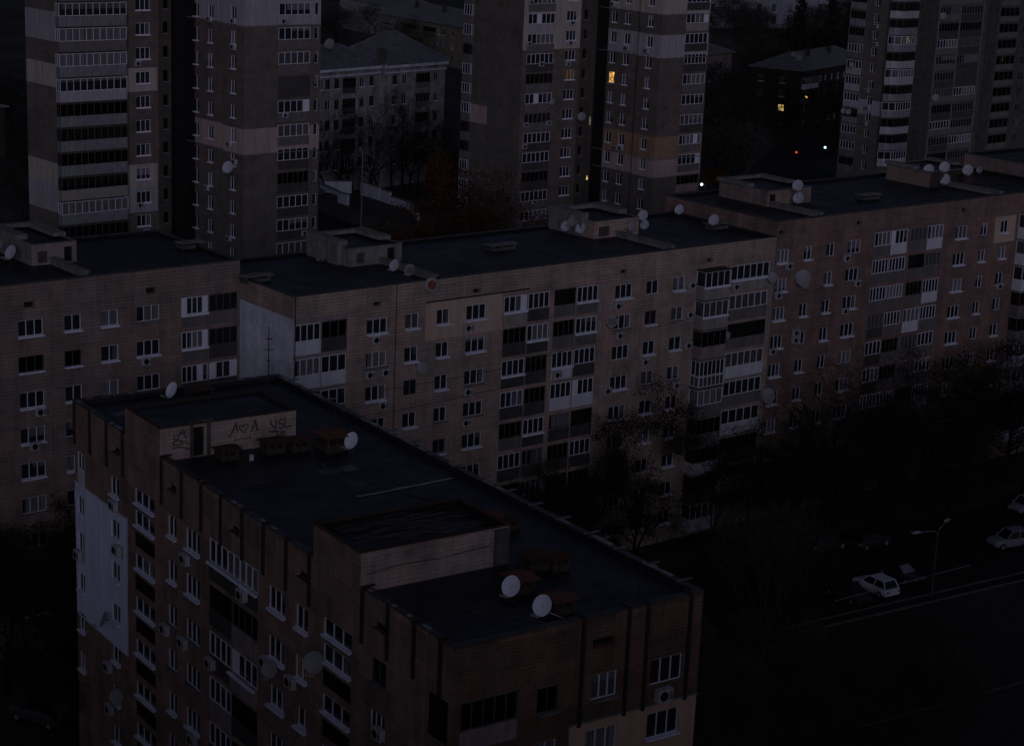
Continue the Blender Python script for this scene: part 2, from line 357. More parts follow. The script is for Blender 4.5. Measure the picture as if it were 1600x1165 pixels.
def bay(bld, F, x0, x1, zf, proj, style='w', panel='panel_white', n=5, ns=1, gz=1.05, top=2.5, glass=None, tiers=False, cut=0.0, roof=None, slab=True, sill=False):
    """balcony box standing out of the wall with glazed front and two sides; cut > 0 gives slanted flanks"""
    w = x1 - x0
    P = [(x0, 0), (x0 + cut, -proj), (x1 - cut, -proj), (x1, 0)]
    def prism(mb, pts, z0, z1, off=0):
        a = [(x, y) for x, y in pts]
        for i in range(3):
            p, q = a[i], a[i + 1]; mb.face([(p[0], p[1], z0), (q[0], q[1], z0), (q[0], q[1], z1), (p[0], p[1], z1)])
        mb.face([(x, y, z1) for x, y in a]); mb.face([(x, y, z0) for x, y in reversed(a)])
    mb = MB(); prism(mb, P, -.12, gz)
    o = mb.build('balcony', panel, bld, mat=F.at(0, 0, zf))
    h = top - gz; gl = glass or ('glass_dark' if style == 'd' else 'glass')
    mg = MB(); mp = MB()
    for i, k in ((0, ns), (1, n), (2, ns)):
        a, b = Vector((*P[i], 0)), Vector((*P[i + 1], 0)); d = b - a; L = d.length; d /= L
        T = Matrix((( d.x, -d.y, 0, a.x), (d.y, d.x, 0, a.y), (0, 0, 1, 0), (0, 0, 0, 1)))
        t = MB(); frame_bars(t, L - .02, h, k, .01, .08, .06, .062, x0=.01, tr=None)
        base = len(mg.v); mg.v += [tuple(T @ Vector(q)) for q in t.v]; mg.f += [tuple(base + j for j in f) for f in t.f]; mg.m += t.m
        mp.face([tuple(T @ Vector(q)) for q in ((.05, .05, .05), (L - .05, .05, .05), (L - .05, .05, h - .05), (.05, .05, h - .05))])
        if tiers:
            t = MB(); frame_bars(t, L - .02, gz - .05, k, -.035, .0, .06, .062, x0=.01)
            base = len(mg.v); mg.v += [tuple(T @ Vector((q[0], q[1], q[2] - gz + .02))) for q in t.v]; mg.f += [tuple(base + j for j in f) for f in t.f]; mg.m += t.m
    mg.build('glazing', FRAMES[style], o, mat=Matrix.Translation((0, 0, gz)))
    mp.build('pane', gl, o, mat=Matrix.Translation((0, 0, gz)))
    if sill:
        ms = MB(); e = .1; ms.box(x0 + cut - e, x1 - cut + e, -proj - e, -proj - .004, gz - .11, gz + .012); ms.build('sill', 'sill_white', o)
    if slab:
        ms = MB(); Q = [(x0 - .05, 0), (x0 + cut - .05, -proj - .06), (x1 - cut + .05, -proj - .06), (x1 + .05, 0)]
        prism(ms, Q, top, top + .1); ms.build('canopy', roof or 'concrete', o)
    return o
def vent(bld, F, x, z, w=.75, h=.32, d=.35): F.hole(x - w / 2, x + w / 2, z, z + h, d)
def roof_plate(bld, W, D, z, mat, par=.28, t=.3, cap='metal_cap'):
    mb = MB(); mb.face([(t, t, z - par), (W - t, t, z - par), (W - t, D - t, z - par), (t, D - t, z - par)])
    for a, b in (((t, t), (W - t, t)), ((W - t, t), (W - t, D - t)), ((W - t, D - t), (t, D - t)), ((t, D - t), (t, t))):
        mb.face([(*a, z - par), (*b, z - par), (*b, z), (*a, z)])
    mb.build('roof', mat, bld)
    mb = MB(); e = .06
    mb.box(-e, W + e, -e, t + .02, z, z + .06); mb.box(-e, W + e, D - t - .02, D + e, z, z + .06)
    mb.box(-e, t + .02, t + .02, D - t - .02, z + .002, z + .058); mb.box(W - t - .02, W + e, t + .02, D - t - .02, z + .002, z + .058)
    mb.build('roof_edge', cap, bld)
# ------------------------------------------------------------------ shared roof pieces
def roof_house(bld, x0, x1, y0, y1, z0, z1, wall, front=None, roofm='bitumen', rim='metal_cap', par=.14, doors=(), left_strip=0, right_strip=0):
    """stair head standing on the roof, doors are dark recesses (x0,x1,h,kind)"""
    mats = [wall, 'void', front or wall]; mb = MB()
    F = Face(x0, y0, 0); w = x1 - x0; d = y1 - y0
    for a, b, h0, h, k in doors: F.hole(a, b, z0 + h0, z0 + h, .25)
    wall_face(mb, F, 0, w, z0, z1, 2); wall_face(mb, Face(x0, y0, -90), -d, 0, z0, z1); wall_face(mb, Face(x1, y0, 90), 0, d, z0, z1); wall_face(mb, Face(x1, y1, 180), 0, w, z0, z1)
    o = mb.build('roof_house', mats, bld)
    mb = MB(); t = .18; zz = z1 - par
    mb.face([(x0 + t, y0 + t, zz), (x1 - t, y0 + t, zz), (x1 - t, y1 - t, zz), (x0 + t, y1 - t, zz)])
    for a, b in (((x0 + t, y0 + t), (x1 - t, y0 + t)), ((x1 - t, y0 + t), (x1 - t, y1 - t)), ((x1 - t, y1 - t), (x0 + t, y1 - t)), ((x0 + t, y1 - t), (x0 + t, y0 + t))):
        mb.face([(*a, zz), (*b, zz), (*b, z1), (*a, z1)])
    mb.build('roof', roofm, o)
    mb = MB(); e = .06
    mb.box(x0 - e, x1 + e, y0 - e, y0 + t, z1, z1 + .05); mb.box(x0 - e, x1 + e, y1 - t, y1 + e, z1, z1 + .05)
    mb.box(x0 - e, x0 + t, y0 + t, y1 - t, z1 + .002, z1 + .048); mb.box(x1 - t, x1 + e, y0 + t, y1 - t, z1 + .002, z1 + .048)
    mb.build('roof_edge', rim, o)
    for a, b, h0, h, k in doors:
        mb = MB(); mb.box(x0 + a + .03, x0 + b - .03, y0 + .12, y0 + .17, z0 + h0 + .02, z0 + h - .03); mb.build('door' if k == 'door' else 'hatch', 'void' if k == 'door' else 'panel_dark', o)
    return o
def fire_wall(bld, x, y0, y1, z0, h, t=.45):
    mb = MB(); mb.box(x - t / 2 + .06, x + t / 2 - .06, y0, y1, z0 - .02, z0 + h); o = mb.build('fire_wall', 'concrete', bld)
    mb = MB(); mb.box(x - t / 2 - .08, x + t / 2 + .08, y0 - .05, y1 + .05, z0 + h, z0 + h + .12); mb.build('coping', 'concrete', o); return o
def vent_shaft(bld, x, y, z, sx=1.1, sy=1.1, h=.7, lid='rust', e=.16, rz=0, body='brick_vent', openings=True):
    T = Matrix.Translation((x, y, z)) @ Matrix.Rotation(R(rz), 4, 'Z')
    mb = MB(); mb.box(-sx / 2, sx / 2, -sy / 2, sy / 2, -.02, h * .55)
    for a in (-1, 1):
        for b in (-1, 1): mb.box(a * (sx / 2 - .09) - .09, a * (sx / 2 - .09) + .09, b * (sy / 2 - .09) - .09, b * (sy / 2 - .09) + .09, h * .55, h)
    mb.box(-.05, .05, -sy / 2 + .1, sy / 2 - .1, h * .55, h)
    o = mb.build('vent_shaft', body, bld, mat=T)
    mb = MB(); a, b = sx / 2 + e, sy / 2 + e; k = .05
    mb.box(-a, a, -b, b, h, h + .035)
    mb.face([(-a, -b, h + .036), (a, -b, h + .036), (a, 0, h + .13), (-a, 0, h + .13)]); mb.face([(a, b, h + .036), (-a, b, h + .036), (-a, 0, h + .13), (a, 0, h + .13)])
    mb.face([(a, -b, h + .036), (a, b, h + .036), (a, 0, h + .13)]); mb.face([(-a, b, h + .036), (-a, -b, h + .036), (-a, 0, h + .13)])
    mb.build('lid', lid, o); return o
def ribbon(mb, pts, w, y, T=None):
    """flat painted stroke on an upright plane: pts are (x, z)"""
    for a, b in zip(pts, pts[1:]):
        dx, dz = b[0] - a[0], b[1] - a[1]; L = math.hypot(dx, dz) or 1; nx, nz = -dz / L * w / 2, dx / L * w / 2; ex, ez = dx / L * w * .4, dz / L * w * .4
        mb.face([(a[0] - ex + nx, y, a[1] - ez + nz), (a[0] - ex - nx, y, a[1] - ez - nz), (b[0] + ex - nx, y, b[1] + ez - nz), (b[0] + ex + nx, y, b[1] + ez + nz)]); y -= .0004

def arc(cx, cz, rx, rz, a0, a1, n=9): return [(cx + rx * math.cos(R(a0 + (a1 - a0) * i / n)), cz + rz * math.sin(R(a0 + (a1 - a0) * i / n))) for i in range(n + 1)]

# ================================================================== nearest brick block
def near_block():
    W, D, ZR = 14.7, 45.4, 26.9
    b = thing('apartment_block', 'nearest brown brick apartment block with flat bitumen roof and graffiti on its stair house', 'apartment building', (-2.05, 82.05, 0), R(34.9))
    Ff, Fl, Fr, Fb = Face(0, 0, 0), Face(0, 0, -90), Face(W, 0, 90), Face(W, D, 180)
    # left long face, x = -distance from the front corner
    Fl.zone(-D, -37.1, 12.45, 21.45, 3)
    for k in range(7):
        z = 22.4 - 2.8 * k
        if k in (0,): pass
        elif k < 6: window(b, Fl, -44.5, z + .15 - (.3 if k == 1 else 0), 1.05, 1.25, 2, 'w', 'w' if k > 2 else None)
        window(b, Fl, -38.92, z, 1.3, 1.22, 2, 'w', 'w', glass='glass_blind' if k in (2, 3) else 'glass', sd=.18)
        window(b, Fl, -30.5, z, 1.2, 1.3, 2, 'w', 'w' if k not in (2, 3) else 'g', sd=.17)
        window(b, Fl, -27.7, z, 1.85, 1.3, 3, 'w', 'w' if k not in (2, 3) else 'g', sd=.17)
        window(b, Fl, -17.32, z, 1.9, 1.3, 3, 'w', 'w', sd=.17, depth=.3 if k >= 2 else .17)
        window(b, Fl, -14.55, z, 1.32, 1.32, 2, 'w', 'w', sd=.17, depth=.34 if k >= 2 else .17, glass='curtain_yellow' if k == 1 else 'glass', label='window with a faintly lit yellow curtain' if k == 1 else None)
        if k == 0: window(b, Fl, -6.7, z, 1.42, 1.35, 2, 'd', 'g', glass='glass_dark')
        elif k < 4: window(b, Fl, -6.7, z, 1.42, 1.35, 3, 'w', 'g')
        for xs, lo in ((-34.4, 0), (-10.78, .12)):
            if lo and k > 4: continue
            window(b, Fl, xs, 21.55 + lo - 2.8 * k, 2.85, .98, 3, 'w', 'w', sd=.17, depth=.14)
            Fl.hole(xs - 1.42, xs + 1.42, 20.2 + lo - 2.8 * k, 21.12 + lo - 2.8 * k, 1.0)
        zf = 21.6 - 2.8 * k
        if k == 0: balcony(b, Fl, -25.5, -19.5, zf, 'w', 'panel_dark', 8, sill='w', proud=.06)
        else:
            L = {1: 'open', 2: 'w', 3: 'w', 4: 'w', 5: 'd', 6: 'w'}[k]; Rr = {1: 'd', 2: 'w', 3: 'open', 4: 'd', 5: 'w', 6: 'open'}[k]
            balcony(b, Fl, -25.5, -22.7, zf, L, 'panel_pink' if k in (3, 5) else 'panel_dark', 4)
            balcony(b, Fl, -22.6, -19.5, zf, Rr, 'panel_pink' if k in (1, 2) else 'panel_dark', 4, proud=.16 if k == 2 else .03, sill='w' if k == 2 else None, pane_panels=(0,) if k == 2 else ())
        if k < 4: Fl.hole(-2.04, -.42, 21.85 - 2.8 * k, 24.0 - 2.8 * k, 1.2)
    window(b, Fl, -34.4, 22.98, 2.85, .95, 3, 'w', 'w', sd=.17, depth=.14); window(b, Fl, -10.78, 23.12, 2.85, .95, 3, 'w', 'w', sd=.17, depth=.14)
    balcony(b, Fl, -44.85, -43.75, 21.5, 'w', 'panel_white', 2, top=2.2)
    for x in (-38.8, -30.65, -22.5, -14.65, -6.8): vent(b, Fl, x, 25.2, 1.4, .5)
    # front face
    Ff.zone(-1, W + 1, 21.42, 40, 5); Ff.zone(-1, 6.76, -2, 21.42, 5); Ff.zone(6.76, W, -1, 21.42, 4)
    for k in range(4):
        z = 22.5 - 2.8 * k; zf = 21.6 - 2.8 * k
        balcony(b, Ff, .4, 3.65, zf, 'd', 'panel_pink', 5, gz=1.0, depth=1.2)
        window(b, Ff, 5.4, z, 1.25, 1.3, 2, 'd' if k == 0 else 'w', 'g', glass='glass_dark' if k == 0 else 'glass')
        window(b, Ff, 8.75, z - (.1 if k else 0), 1.55 if k == 0 else 1.9, 1.32, 3, 'w', 'g' if k == 0 else 'w', glass='glass_blind' if k == 0 else 'glass')
        window(b, Ff, 12.6, z - (.1 if k else 0), 2.0, 1.36, 3, 'w', None if k == 0 else 'w', sd=.17)
    vent(b, Ff, 8.6, 25.25, 1.35, .45)
    for k in range(7):
        for y in (6, 14, 22, 30, 38): window(b, Fr, y, 22.4 - 2.8 * k, 1.7, 1.3, 3, 'w', 'w') if k < 3 else None
    mb = MB()
    wall_face(mb, Fl, -D, 0, -1, ZR); wall_face(mb, Ff, 0, W, -1, ZR); wall_face(mb, Fr, 0, D, -1, ZR); wall_face(mb, Fb, 0, W, -1, ZR)
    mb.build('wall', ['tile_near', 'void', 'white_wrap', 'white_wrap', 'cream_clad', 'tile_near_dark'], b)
    mb = MB(); mb.box(-.05, -.004, 37.1, D - .2, 12.36, 12.45); mb.box(-.05, -.004, 37.02, 37.1, 12.36, 21.45); mb.box(-.06, -.004, 37.02, D + .05, 21.45, 21.53)
    mb.build('cladding_edge', 'white_render', b)
    mb = MB(); mb.box(6.7, W + .02, -.07, -.004, 21.42, 21.52); mb.box(6.68, 6.76, -.05, -.004, 8, 21.42); mb.build('cladding_edge', 'sill_grey', b)
    roof_plate(b, W, D, ZR, 'bitumen', .3, .34)
    # rusty steel braces holding the parapet
    def brace(F, x, L, out=0):
        def mk():
            mb = MB(); mb.box(-.09, .09, -.13, -.004, -L, .08); mb.box(-.07, .07, -.30 if out else -.13, .62, .081, .15); return mb.mesh('parapet_brace', ['metal_dark'])
        def mk2():
            mb = MB(); mb.box(-.065, .065, -.55, .45, .063, .13); mb.box(-.09, .09, -.12, -.004, -L, .062); return mb.mesh('parapet_brace', ['metal_weathered'])
        put('parapet_brace', cached(('brace', round(L, 1), out), mk2 if out else mk), b, F.at(x, 0, ZR))
    for u in (1.1, 3.45, 5.85, 8.3, 13.74, 16.27, 18.85, 21.35, 24.0, 26.5, 29.1, 31.85, 37.5, 40.0, 42.65, 45.2): brace(Fl, -u, 2.85)
    for x, L in ((7.3, 5.6), (10.03, 5.6), (11.2, 5.6), (13.9, 5.6)): brace(Ff, x, L)
    for i in range(17): brace(Fr, 1.6 + i * 2.62, 2.85, 1)
    # loose flashing pieces on the edge
    rn = random.Random(3); pcs = []
    for i in range(26):
        y = rn.uniform(1, 44); x = W - .30 + rn.uniform(-.02, .05); pcs.append((x, x + rn.uniform(.15, .33), y, y + rn.uniform(.3, 1.1), rn.uniform(0, .03)))
    for i in range(14):
        y = rn.choice((rn.uniform(1, 8), rn.uniform(14, 31), rn.uniform(38, 45))); pcs.append((.0, .22, y, y + rn.uniform(.3, .8), .01))
    for i in range(9):
        x = rn.uniform(.6, 13.5); pcs.append((x, x + rn.uniform(.3, 1.0), D - .28, D - .05, .005))
    for x0, x1, y0, y1, h in pcs:
        mb = MB(); mb.box(x0, x1, y0, y1, ZR + .064 + rn.uniform(0, .004), ZR + .078 + h); mb.build('loose_flashing', 'metal_pale', b)
    z0 = ZR - .31
    h1 = roof_house(b, -.075, 8.9, 32.0, 37.0, z0, 28.65, 'tile_near', 'tile_pale', rim='rust_dark', doors=((2.15, 2.85, .05, 1.85, 'door'),))
    mb = MB(); mb.box(1.85, 2.0, 31.86, 31.995, z0, 28.8); mb.box(2.95, 3.12, 31.86, 31.995, z0, 28.8); mb.box(1.75, 3.25, 31.8, 32.2, 28.8, 28.9); mb.build('door_frame', 'dark_concrete', h1)
    # graffiti strokes on the pale tiles
    mb = MB(); y = 31.985; zt = 28.65
    ribbon(mb, [(7.15, zt - .45), (7.3, zt - .85), (7.5, zt - .85)], .095, y); ribbon(mb, [(7.55, zt - .4), (7.5, zt - 1.0), (7.35, zt - 1.2)], .095, y)          # Y
    ribbon(mb, arc(7.88, zt - .6, .15, .14, 60, 270, 7) + arc(7.88, zt - .88, .15, .14, 90, -140, 7), .095, y)                                          # S
    ribbon(mb, [(8.12, zt - .38), (8.15, zt - 1.02), (8.62, zt - .95)], .08, y)                                                                        # L
    ribbon(mb, [(7.05, zt - 1.1), (7.4, zt - 1.2), (7.65, zt - 1.15)], .085, y); ribbon(mb, [(7.6, zt - 1.2), (7.65, zt - 1.75)], .095, y)
    ribbon(mb, [(7.66, zt - 1.2), (7.85, zt - 1.25), (7.82, zt - 1.5), (7.68, zt - 1.5)], .085, y); ribbon(mb, [(7.95, zt - 1.2), (8.0, zt - 1.7), (8.15, zt - 1.65), (8.12, zt - 1.25), (7.95, zt - 1.22)], .085, y)
    mb.build('graffiti', 'spray', h1); mb = MB()
    ribbon(mb, [(4.35, zt - 1.05), (4.5, zt - 1.02), (4.85, zt - .3), (4.95, zt - .85)], .085, y); ribbon(mb, [(4.5, zt - .7), (4.95, zt - .68)], .05, y)      # A
    ribbon(mb, [(5.35, zt - .95), (5.08, zt - .66), (5.1, zt - .5), (5.25, zt - .48), (5.35, zt - .6), (5.46, zt - .46), (5.62, zt - .46), (5.66, zt - .62), (5.35, zt - .95)], .08, y)  # heart
    ribbon(mb, [(5.85, zt - .95), (6.15, zt - .28), (6.25, zt - .9), (6.4, zt - .85)], .085, y); ribbon(mb, [(5.9, zt - .66), (6.3, zt - .62)], .05, y)       # A
    for i in range(6): x = 4.75 + i * .19; q = (i * 37 % 11) / 70; ribbon(mb, [(x, zt - 1.38 + q), (x + .1, zt - 1.27 - q * .5), (x + .13, zt - 1.42), (x + .06, zt - 1.36 + q)], .045, y)
    mb.build('graffiti', 'spray', h1); mb = MB()
    ribbon(mb, arc(.95, zt - .65, .16, .14, 0, 350, 9), .07, y); ribbon(mb, [(1.15, zt - .55), (1.2, zt - .35), (1.32, zt - .5), (1.45, zt - .3), (1.55, zt - .75), (1.7, zt - .68)], .085, y)
    ribbon(mb, arc(1.05, zt - 1.0, .3, .16, 30, 330, 9), .08, y); ribbon(mb, [(1.2, zt - 1.0), (1.35, zt - .9), (1.4, zt - 1.15), (1.55, zt - .95), (1.7, zt - 1.2), (1.85, zt - 1.05)], .05, y)
    ribbon(mb, [(.75, zt - 1.28), (1.3, zt - 1.3), (2.0, zt - 1.55)], .085, y)
    mb.build('graffiti', 'spray', h1)
    h2 = roof_house(b, -.075, 8.7, 8.5, 13.3, z0, 28.7, 'tile_near', 'tile_pale', 'bitumen_dark', 'rust_dark', .35)
    mb = MB(); mb.box(7.75, 8.712, 8.47, 8.495, z0, 28.62); mb.build('bare_patch', 'dark_concrete', h2)
    mb = MB(); ribbon(mb, [(.3, 27.55), (2.3, 27.72), (4.6, 27.62), (6.6, 27.78), (7.5, 27.8), (7.7, 28.15)], .04, 8.485); mb.build('crack', 'black', h2)
    rn = random.Random(23)
    for i in range(13):
        x, y = rn.uniform(1.2, 11), rn.choice((rn.uniform(1, 6), rn.uniform(14.5, 29), rn.uniform(14.5, 29), rn.uniform(38, 42))); w, d = rn.uniform(1, 3.2), rn.uniform(.9, 1.1)
        mb = MB(); mb.box(x, x + w, y, y + d, z0 + .0125, z0 + .019 + i * .0004); mb.build('roof_patch', 'bitumen_dark' if i % 3 else 'bitumen_new', b)
    # brick vents with rusty lids
    for x, y, sx, sy, h, lid, rz in ((7.1, 5.2, 1.15, 1.3, .72, 'rust', 0), (7.25, 2.1, 1.1, 1.25, .7, 'rust', 0), (9.55, 7.4, 1.25, 1.2, .75, 'rust_dark', 3), (10.55, 6.75, 1.0, 1.0, .7, 'rust_dark', -4), (10.9, 13.6, 1.0, 1.15, .72, 'rust', 0), (11.7, 13.1, 1.0, 1.0, .5, 'rust_dark', 0),
                                     (10.2, 29.9, 1.5, 1.7, .95, 'rust', 0), (3.75, 31.0, 1.15, 1.0, .6, 'rust_dark', 0), (6.75, 30.9, 1.2, 1.05, .7, 'rust_dark', 0), (8.3, 30.6, 1.15, 1.0, .66, 'rust_dark', 0), (5.3, 16.2, 1.7, 1.0, .6, 'metal_dark', 0), (7.6, 43.0, 1.6, 1.1, .8, 'rust_dark', 0)):
        vent_shaft(b, x, y, z0, sx, sy, h, lid, rz=rz)
    return b
NEAR = near_block()

# ================================================================== the stepped nine-storey blocks behind it
YA = 39.26; uA = Vector((math.cos(R(YA)), math.sin(R(YA)), 0)); nA = Vector((math.sin(R(YA)), -math.cos(R(YA)), 0))
S2 = Vector((-17.136, 146.2, 0))
def middle_block():
    W, D, ZR = 53.68, 14.3, 28.06
    b = thing('apartment_block', 'middle pinkish tiled nine-storey block with white end wall and cream patch around two windows', 'apartment building', S2, R(YA))
    F, Fl, Fr, Fb = Face(0, 0, 0), Face(0, 0, -90), Face(W, 0, 90), Face(W, D, 180)
    F.zone(12.82, 20.78, 23.05, 26.2, 3); F.zone(0, 5.05, -1, 26.28, 4); Fl.zone(-D, 0, -1, 26.28, 2)
    rn = random.Random(11)
    for k in range(9):
        z = 24.2 - 2.8 * k; h = 1.28
        for i, (x, w, n) in enumerate(((7.92, 2.0, 3), (11.38, 1.36, 2), (14.55, 1.3, 2), (18.0, 2.06, 3), (34.53, 2.02, 3), (38.0, 1.45, 2), (41.25, 1.5, 2))):
            fr = 'o' if (i, k) in ((1, 2), (2, 4), (5, 1), (0, 5)) else 'w'
            sl = None if (i, k) in ((5, 0), (4, 2), (1, 2)) else ('g' if rn.random() < .22 else 'w')
            window(b, F, x, z, w, h, n, fr, sl, glass='glass_blind' if (i, k) in ((1, 0), (6, 1), (5, 3), (6, 0)) else 'glass', sd=.24)
        zf = 23.35 - 2.8 * k
        st = (('w', 'panel_white', 'd', 'panel_dark'), ('w', 'panel_white', 'w', 'panel_white'), ('d', 'panel_dark', 'w', 'panel_grey'))[k if k < 3 else 2]
        balcony(b, F, .05, 2.52, zf, st[0], st[1], 4, proud=.08); balcony(b, F, 2.62, 5.0, zf, st[2], st[3], 3, proud=.08 if k == 1 else .03)
        A = [('w', 'panel_beige', 1, (3,)), ('d', 'panel_dark', 0, ()), ('w', 'panel_dark', 1, ()), ('w', 'panel_dark', 0, ()), ('d', 'panel_grey', 0, ()), ('w', 'panel_dark', 0, ()), ('d', 'panel_grey', 0, ()), ('o', 'panel_grey', 0, ()), ('w', 'panel_grey', 0, ())][k]
        B = [('w', 'panel_dark', 0, ()), ('w', 'panel_dark', 1, ()), ('d', 'panel_dark', 0, ()), ('d', 'panel_dark', 0, ()), ('w', 'panel_dark', 1, ()), ('o', 'panel_dark', 0, ()), ('w', 'panel_grey', 0, ()), ('d', 'panel_grey', 0, ()), ('o', 'panel_grey', 0, ())][k]
        Cc = [('open', 'panel_grey', 0, ()), ('d', 'panel_grey', 0, ()), ('w', 'panel_white', 1, ()), ('w', 'panel_white', 0, ()), ('o', 'panel_dark', 0, ()), ('d', 'panel_dark', 0, ()), ('d', 'panel_grey', 0, ()), ('w', 'panel_grey', 0, ()), ('o', 'panel_grey', 0, ())][k]
        Dd = [('w', 'panel_grey', 1, ()), ('w', 'panel_grey', 1, ()), ('w', 'panel_dark', 0, ()), ('w', 'panel_white', 0, (0,)), ('open', 'panel_dark', 0, ()), ('w', 'panel_dark', 0, ()), ('d', 'panel_dark', 0, ()), ('o', 'panel_grey', 0, ()), ('w', 'panel_grey', 0, ())][k]
        for (x0, x1), q in zip(((20.93, 23.45), (23.57, 25.95), (26.5, 28.9), (29.05, 31.5)), (A, B, Cc, Dd)):
            o = balcony(b, F, x0, x1, zf, q[0], q[1], 4, sill=q[2], pane_panels=q[3])
        if k == 4:
            w = MB(); w.box(26.62, 26.98, .2, .24, zf + 1.1, zf + 2.35); w.build('lit_door', 'lit_pale', b)
        E = [('w', 'panel_beige', 6, None), ('w', 'panel_grey', 6, 'glass_blind'), ('open', 'panel_grey', 5, None), ('w', 'panel_white', 6, 'glass_blind'), ('w', 'panel_grey', 6, None), ('w', 'panel_white', 5, None), ('d', 'panel_grey', 5, None), ('w', 'panel_white', 5, None), ('o', 'panel_grey', 5, None)][k]
        balcony(b, F, 47.9, 53.0, zf, E[0], E[1], E[2], glass=E[3], sill='w' if k in (0,) else None, proud=.06)
        G = [('w', 'panel_beige'), ('w', 'panel_beige'), ('d', 'panel_pink'), ('w', 'glass_blind'), ('w', 'panel_grey'), ('d', 'panel_grey'), ('d', 'panel_white'), ('d', 'panel_dark'), ('w', 'panel_white')][k]
        F.hole(43.7, 46.4, zf, zf + 2.3, 1.0)
        bay(b, F, 43.45, 46.65, zf, 1.2, G[0], G[1], 4 if k != 3 else 6, 1 if k != 3 else 2, tiers=(k == 3), roof='metal_dark' if k == 0 else 'concrete', slab=True, sill=k < 2)
    for x in (7.93, 18.0, 34.45, 45.05): vent(b, F, x, 26.5, .78, .34)
    mb = MB(); wall_face(mb, F, 0, W, -1, ZR); wall_face(mb, Fl, -D, 0, -1, ZR); wall_face(mb, Fr, 0, D, -1, ZR); wall_face(mb, Fb, 0, W, -1, ZR)
    mb.build('wall', ['tile_mid', 'void', 'white_render', 'tan_clad', 'panel_pink'], b)
    mb = MB(); mb.box(12.7, 23.6, -.12, -.004, 26.2, 26.3); mb.build('trim', 'metal_dark', b)
    mb = MB(); mb.box(12.74, 12.82, -.04, -.004, 23.0, 26.2); mb.box(12.74, 20.85, -.05, -.004, 22.98, 23.05); mb.build('cladding_edge', 'tan_clad', b)
    mb = MB(); mb.box(53.1, 53.5, -.06, -.004, 18.5, 24.3); mb.build('pale_strip', 'panel_pink', b)
    mb = MB(); mb.tube([(.12, -.08, 0), (.12, -.08, ZR)], .05, 6); mb.tube([(9.75, -.06, 15), (9.75, -.06, ZR)], .035, 5); mb.build('drain_pipe', 'metal_dark', b)
    roof_plate(b, W, D, ZR, 'bitumen', .22, .3)
    z0 = ZR - .24
    o = roof_house(b, 10.6, 16.0, 8.1, 14.1, z0, z0 + 1.55, 'concrete', 'concrete', 'bitumen_dark', 'concrete', .1, doors=((.75, 1.6, .25, 1.15, 'hatch'), (3.9, 4.7, .1, 1.3, 'door')))
    mb = MB(); mb.box(10.35, 11.2, 9.3, 14.25, z0 + 1.6, z0 + 2.05); mb.box(14.9, 16.15, 10.0, 14.25, z0 + 1.6, z0 + 1.95); mb.box(11.21, 14.89, 13.6, 14.25, z0 + 1.6, z0 + 1.92); mb.box(10.2, 10.59, 9.3, 14.1, z0 - .02, z0 + 1.6); mb.build('parapet', 'concrete', o)
    o = roof_house(b, 37.7, 43.3, 8.0, 14.1, z0, z0 + 1.6, 'tile_mid', 'tile_mid', 'bitumen_dark', 'concrete', .1, doors=((.6, 2.0, .15, 1.1, 'hatch'), (4.2, 5.0, .35, 1.2, 'hatch')))
    mb = MB(); mb.box(37.35, 38.2, 9.4, 14.25, z0 + 1.65, z0 + 2.2); mb.box(42.4, 43.5, 10.0, 14.25, z0 + 1.65, z0 + 2.05); mb.box(38.21, 42.39, 13.6, 14.25, z0 + 1.65, z0 + 2.0); mb.box(37.3, 37.69, 9.4, 14.1, z0 - .02, z0 + 1.65); mb.build('parapet', 'concrete', o)
    fire_wall(b, 13.9, .35, 8.0, z0, .45); fire_wall(b, 40.6, .35, 7.9, z0, .45)
    vent_shaft(b, .9, 7.2, z0, 2.3, 1.0, .5, 'concrete', .2, body='dark_concrete'); vent_shaft(b, 26.9, 8.2, z0, 2.6, 1.0, .5, 'concrete', .2, body='dark_concrete'); vent_shaft(b, 52.2, 6.6, z0, 2.2, 1.0, .55, 'concrete', .2, body='dark_concrete')
    return b
MID = middle_block()
